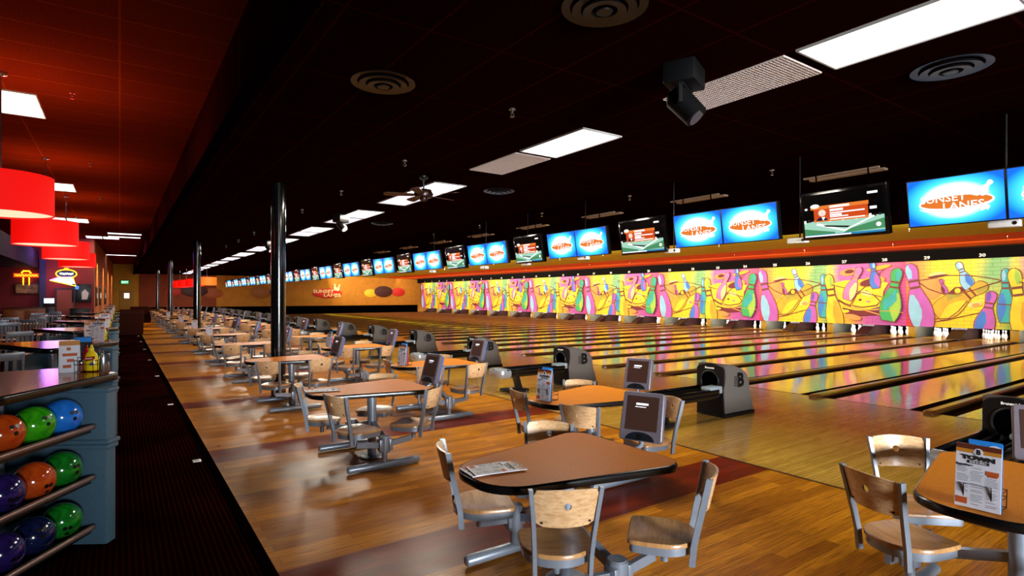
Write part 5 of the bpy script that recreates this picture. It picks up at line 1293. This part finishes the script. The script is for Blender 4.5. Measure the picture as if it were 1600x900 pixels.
MB().box((0, 0, 0.62), (0.42, 0.45, 1.24), 0.02).build('body', M_BLACK, t); MB().box((0, -0.235, 1.50), (0.36, 0.03, 0.22), 0.01).build('lit_sign', mat('cooler_sign', 'dfe8ff', 0.4, emit='dbe6ff', es=1.2), t); MB().box((0, 0.0, 1.45), (0.42, 0.42, 0.36), 0.02).build('head', M_BLACK, t); MB().box((0, -0.24, 0.75), (0.26, 0.02, 0.4), 0.006).build('tap_panel', M_SILVER, t)
xa, _ = on_y(89, 460, RW); xb, zt = on_y(115, 452, RW)
d = MB(); d.box(((xa + xb) / 2, RW - 0.03, zt / 2), (xb - xa, 0.06, zt)); dr = structure('door_2', d, mat('rust_door', '8a3216', 0.5))
d = MB(); d.box((xa - 0.03, RW - 0.05, zt / 2), (0.06, 0.08, zt)); d.box((xb + 0.03, RW - 0.05, zt / 2), (0.06, 0.08, zt)); d.box(((xa + xb) / 2, RW - 0.05, zt + 0.03), (xb - xa + 0.12, 0.08, 0.06)); d.build('door_frame', mat('door_trim_dark', '2a0f0a', 0.5), dr)
MB().sphere((xb - 0.08, RW - 0.09, 1.0), 0.035, 10).build('door_handle', M_CHROME, dr)
cabinet('display_cabinet', 'black display cabinet right of the rust door', (on_y(127, 470, RW)[0], RW - 0.4, 0), (0.75, 0.5, 1.15), 'cabinet', M_BLACK)
t = thing('arcade_sign', 'dark framed poster with blue and white shapes above the display cabinet', 'poster', (on_y(128, 455, RW)[0], RW - 0.05, 1.85))
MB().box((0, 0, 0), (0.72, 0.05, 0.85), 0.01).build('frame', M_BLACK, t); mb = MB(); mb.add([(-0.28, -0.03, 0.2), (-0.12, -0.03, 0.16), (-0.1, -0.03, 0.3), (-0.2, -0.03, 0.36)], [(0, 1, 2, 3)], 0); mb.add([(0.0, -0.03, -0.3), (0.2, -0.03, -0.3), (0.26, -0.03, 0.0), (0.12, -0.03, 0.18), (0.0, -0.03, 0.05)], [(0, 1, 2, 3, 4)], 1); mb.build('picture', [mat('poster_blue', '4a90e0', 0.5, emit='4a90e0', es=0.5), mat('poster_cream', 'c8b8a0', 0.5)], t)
# neon oval with wedge
xo, zo = on_y(104, 428, RW); xw0, zw0 = on_y(78, 438, RW); xw1, zw1 = on_y(119, 447, RW)
t = thing('neon_sign', 'oval yellow neon sign over a white and blue wedge on the red wall', 'neon sign', (0, RW - 0.06, 0))
NE = {'y': mat('neon_yellow', '000000', 0.4, emit='ffb818', es=4.0), 'w': mat('neon_white', '000000', 0.4, emit='d8f4ff', es=3.0), 'p': mat('neon_pink', '000000', 0.4, emit='ff70d0', es=3.0), 'r': mat('neon_red', '000000', 0.4, emit='ff5010', es=3.0)}
xr = on_y(120, 428, RW)[0] - xo; zr = on_y(104, 421.5, RW)[1] - zo
MB().rings([(x, -z) for x, z in ell2(0, 0, xr * 0.92, zr * 0.9, 30)], [(0, -0.02), (0, 0.01)], T=Matrix.Translation((xo, 0, zo)) @ Matrix.Rotation(PI / 2, 4, 'X')).build('oval_board', mat('neon_board', '14102a', 0.4), t)
MB().tube([(xo + xr * math.cos(2 * PI * i / 30), -0.04, zo + zr * math.sin(2 * PI * i / 30)) for i in range(30)], 0.022, 8, closed=True).build('oval_tube', NE['y'], t)
mb = MB(); mb.tube([(xo - xr * 0.65 + xr * 1.3 * i / 24, -0.05, zo + 0.055 * math.sin(i * 1.9)) for i in range(25)], 0.016, 6); mb.build('script_tube', NE['w'], t)
mb = MB(); mb.tube([(xo - 0.1, -0.04, zo + zr * 0.9), (xo - 0.05, -0.04, zo + zr * 1.3), (xo + 0.05, -0.04, zo + zr * 1.3), (xo + 0.1, -0.04, zo + zr * 0.9)], 0.02, 6); mb.build('crest_tube', NE['y'], t)
z2 = on_y(119, 433, RW)[1]
mb = MB(); mb.prism([(xw0, -zw0), (xw1 - 0.1, -zw1), (xw1, -zw1), (xw1 - 0.12, -z2), (xw0 + 0.3, -z2 + 0.05)][::-1], 0.0, 0.02, T=Matrix.Rotation(-PI / 2, 4, 'X') ); mb.build('wedge_board', mat('wedge_lit', 'b0e8f0', 0.4, emit='a8e4f4', es=0.85), t)
mb = MB(); mb.tube([(xw0, -0.04, zw0), (xw0 + 0.3, -0.04, z2 - 0.02), (xw1 - 0.12, -0.04, z2)], 0.02, 6); mb.build('pink_tube', NE['p'], t)
mb = MB(); mb.tube([(xw0, -0.04, zw0), (xw1, -0.04, zw1), (xw1 - 0.12, -0.04, z2)], 0.02, 6); mb.build('yellow_tube', NE['y'], t)
l = bpy.data.lights.new('neon_glow', 'POINT'); l.energy = 22; l.color = (0.75, 0.45, 1.0); l.shadow_soft_size = 0.4
o = bpy.data.objects.new('neon_glow', l); COL.objects.link(o); o.location = (xo - 0.4, RW - 0.6, zo - 0.3)
# T shaped neon in the bar
xo, zo = on_y(41, 432, RW - 0.06)
t = thing('neon_sign', 'yellow and red neon sign shaped like a T inside the bar', 'neon sign', (xo, RW - 0.06, zo))
mb = MB(); mb.tube([(-0.42, 0, 0.1), (0.42, 0, 0.1), (0.42, 0, 0.0), (-0.42, 0, 0.0)], 0.022, 6, closed=True); mb.build('bar_tube', NE['r'], t)
mb = MB(); mb.tube([(-0.1, 0, -0.03), (-0.1, 0, -0.38), (0.1, 0, -0.38), (0.1, 0, -0.03)], 0.022, 6); mb.tube([(-0.16, 0, 0.14), (-0.1, 0, 0.24), (0.1, 0, 0.24), (0.16, 0, 0.14)], 0.03, 6); mb.tube([(-0.38 + 0.76 * i / 20, -0.01, 0.05 + 0.03 * math.sin(i * 2.1)) for i in range(21)], 0.014, 6); mb.build('stem_tube', NE['y'], t)
xo, zo = on_y(41, 451, RW - 0.3)
t = thing('framed_picture', 'sepia framed picture under the T shaped neon sign', 'picture', (xo, RW - 0.05, zo))
MB().box((0, 0, 0), (0.85, 0.04, 0.48), 0.01).build('frame', mat('frame_brown', '5a2a14', 0.4), t); MB().box((0, -0.022, 0), (0.74, 0.004, 0.38)).build('picture', grain_material('sepia_print', '3a2410', 'c08a48', 0.5, 2, 1, 3), t)
# dark panels on the slanted wall
for i, (f0, wd) in enumerate(((0.035, 0.8), (0.16, 0.9), (0.38, 1.0))):
    p = sl0 + sd.normalized() * (f0 * sd.length + 0.5); nrm = Vector((sd.y, -sd.x)).normalized()
    t = thing('dark_window', 'dark framed window on the orange side wall, %s from the red wall' % ORD(i), 'window', (p.x + nrm.x * 0.03, p.y + nrm.y * 0.03, 1.7), sa_, 'dark windows on the orange wall')
    MB().box((0, 0, 0), (wd, 0.05, 0.95), 0.01).build('frame', M_BLACK, t); MB().box((0, -0.028, 0), (wd - 0.12, 0.004, 0.82)).build('pane', mat('dark_glass', '080606', 0.08), t)
# purple lit pilaster left of the red wall
structure('trim_5', MB().box((rx0 + 0.05, RW - 0.12, 1.7), (0.22, 0.2, 3.4)), mat('plum_pilaster', '2a1440', 0.4))
l = bpy.data.lights.new('plum_glow', 'POINT'); l.energy = 45; l.color = (0.35, 0.15, 1.0); l.shadow_soft_size = 0.3
o = bpy.data.objects.new('plum_glow', l); COL.objects.link(o); o.location = (rx0 + 0.4, RW - 1.6, 3.6)
# booths by the aisle further down
bo0 = None
for i, (x, y) in enumerate(((0.30, 29.5), (0.42, 33.5), (0.55, 37.5), (1.15, 44.0), (1.15, 48.0))):
    lab = 'dark red booth bench beside the far aisle, %s from the front' % ORD(i)
    if bo0 is None:
        bo0 = thing('booth_bench', lab, 'bench', (x, y, 0), 0, 'booth benches at the far aisle')
        MB().box((0, 0.35, 0.24), (1.1, 0.5, 0.44), 0.03).build('seat', mat('booth_vinyl', '240806', 0.7, spec=0.05), bo0); MB().box((0, 0.05, 0.50), (1.1, 0.12, 0.96), 0.02).build('backrest', mat('booth_dark_wood', '2e1008', 0.8, spec=0.05), bo0); MB().box((0, 0.13, 0.68), (1.04, 0.08, 0.5), 0.03).build('cushion', mat('booth_vinyl', '240806', 0.7, spec=0.05), bo0)
    else: dup(bo0, (x, y, 0), 0, lab)
# floor plates along the carpet edge
fp0 = None
for i, y in enumerate((6.65, 10.35, 14.2, 17.9, 21.6, 25.3, 29.0)):
    lab = 'small white square floor plate at the carpet edge, %s from the front' % ORD(i)
    if fp0 is None:
        mb = MB(); mb.box((0, 0, 0.004), (0.075, 0.095, 0.006), 0.002); mb.box((0, 0, 0.0073), (0.045, 0.06, 0.001), mat=1); fp0 = mb.build('floor_plate', [M_WHITE, mat('plate_grey', 'a8a49c', 0.5)]); o = fp0
    else: o = fp0.copy(); COL.objects.link(o)
    o.location = (0.655, y, 0); tag(o, lab, 'floor plate', 'white plates along the carpet edge')
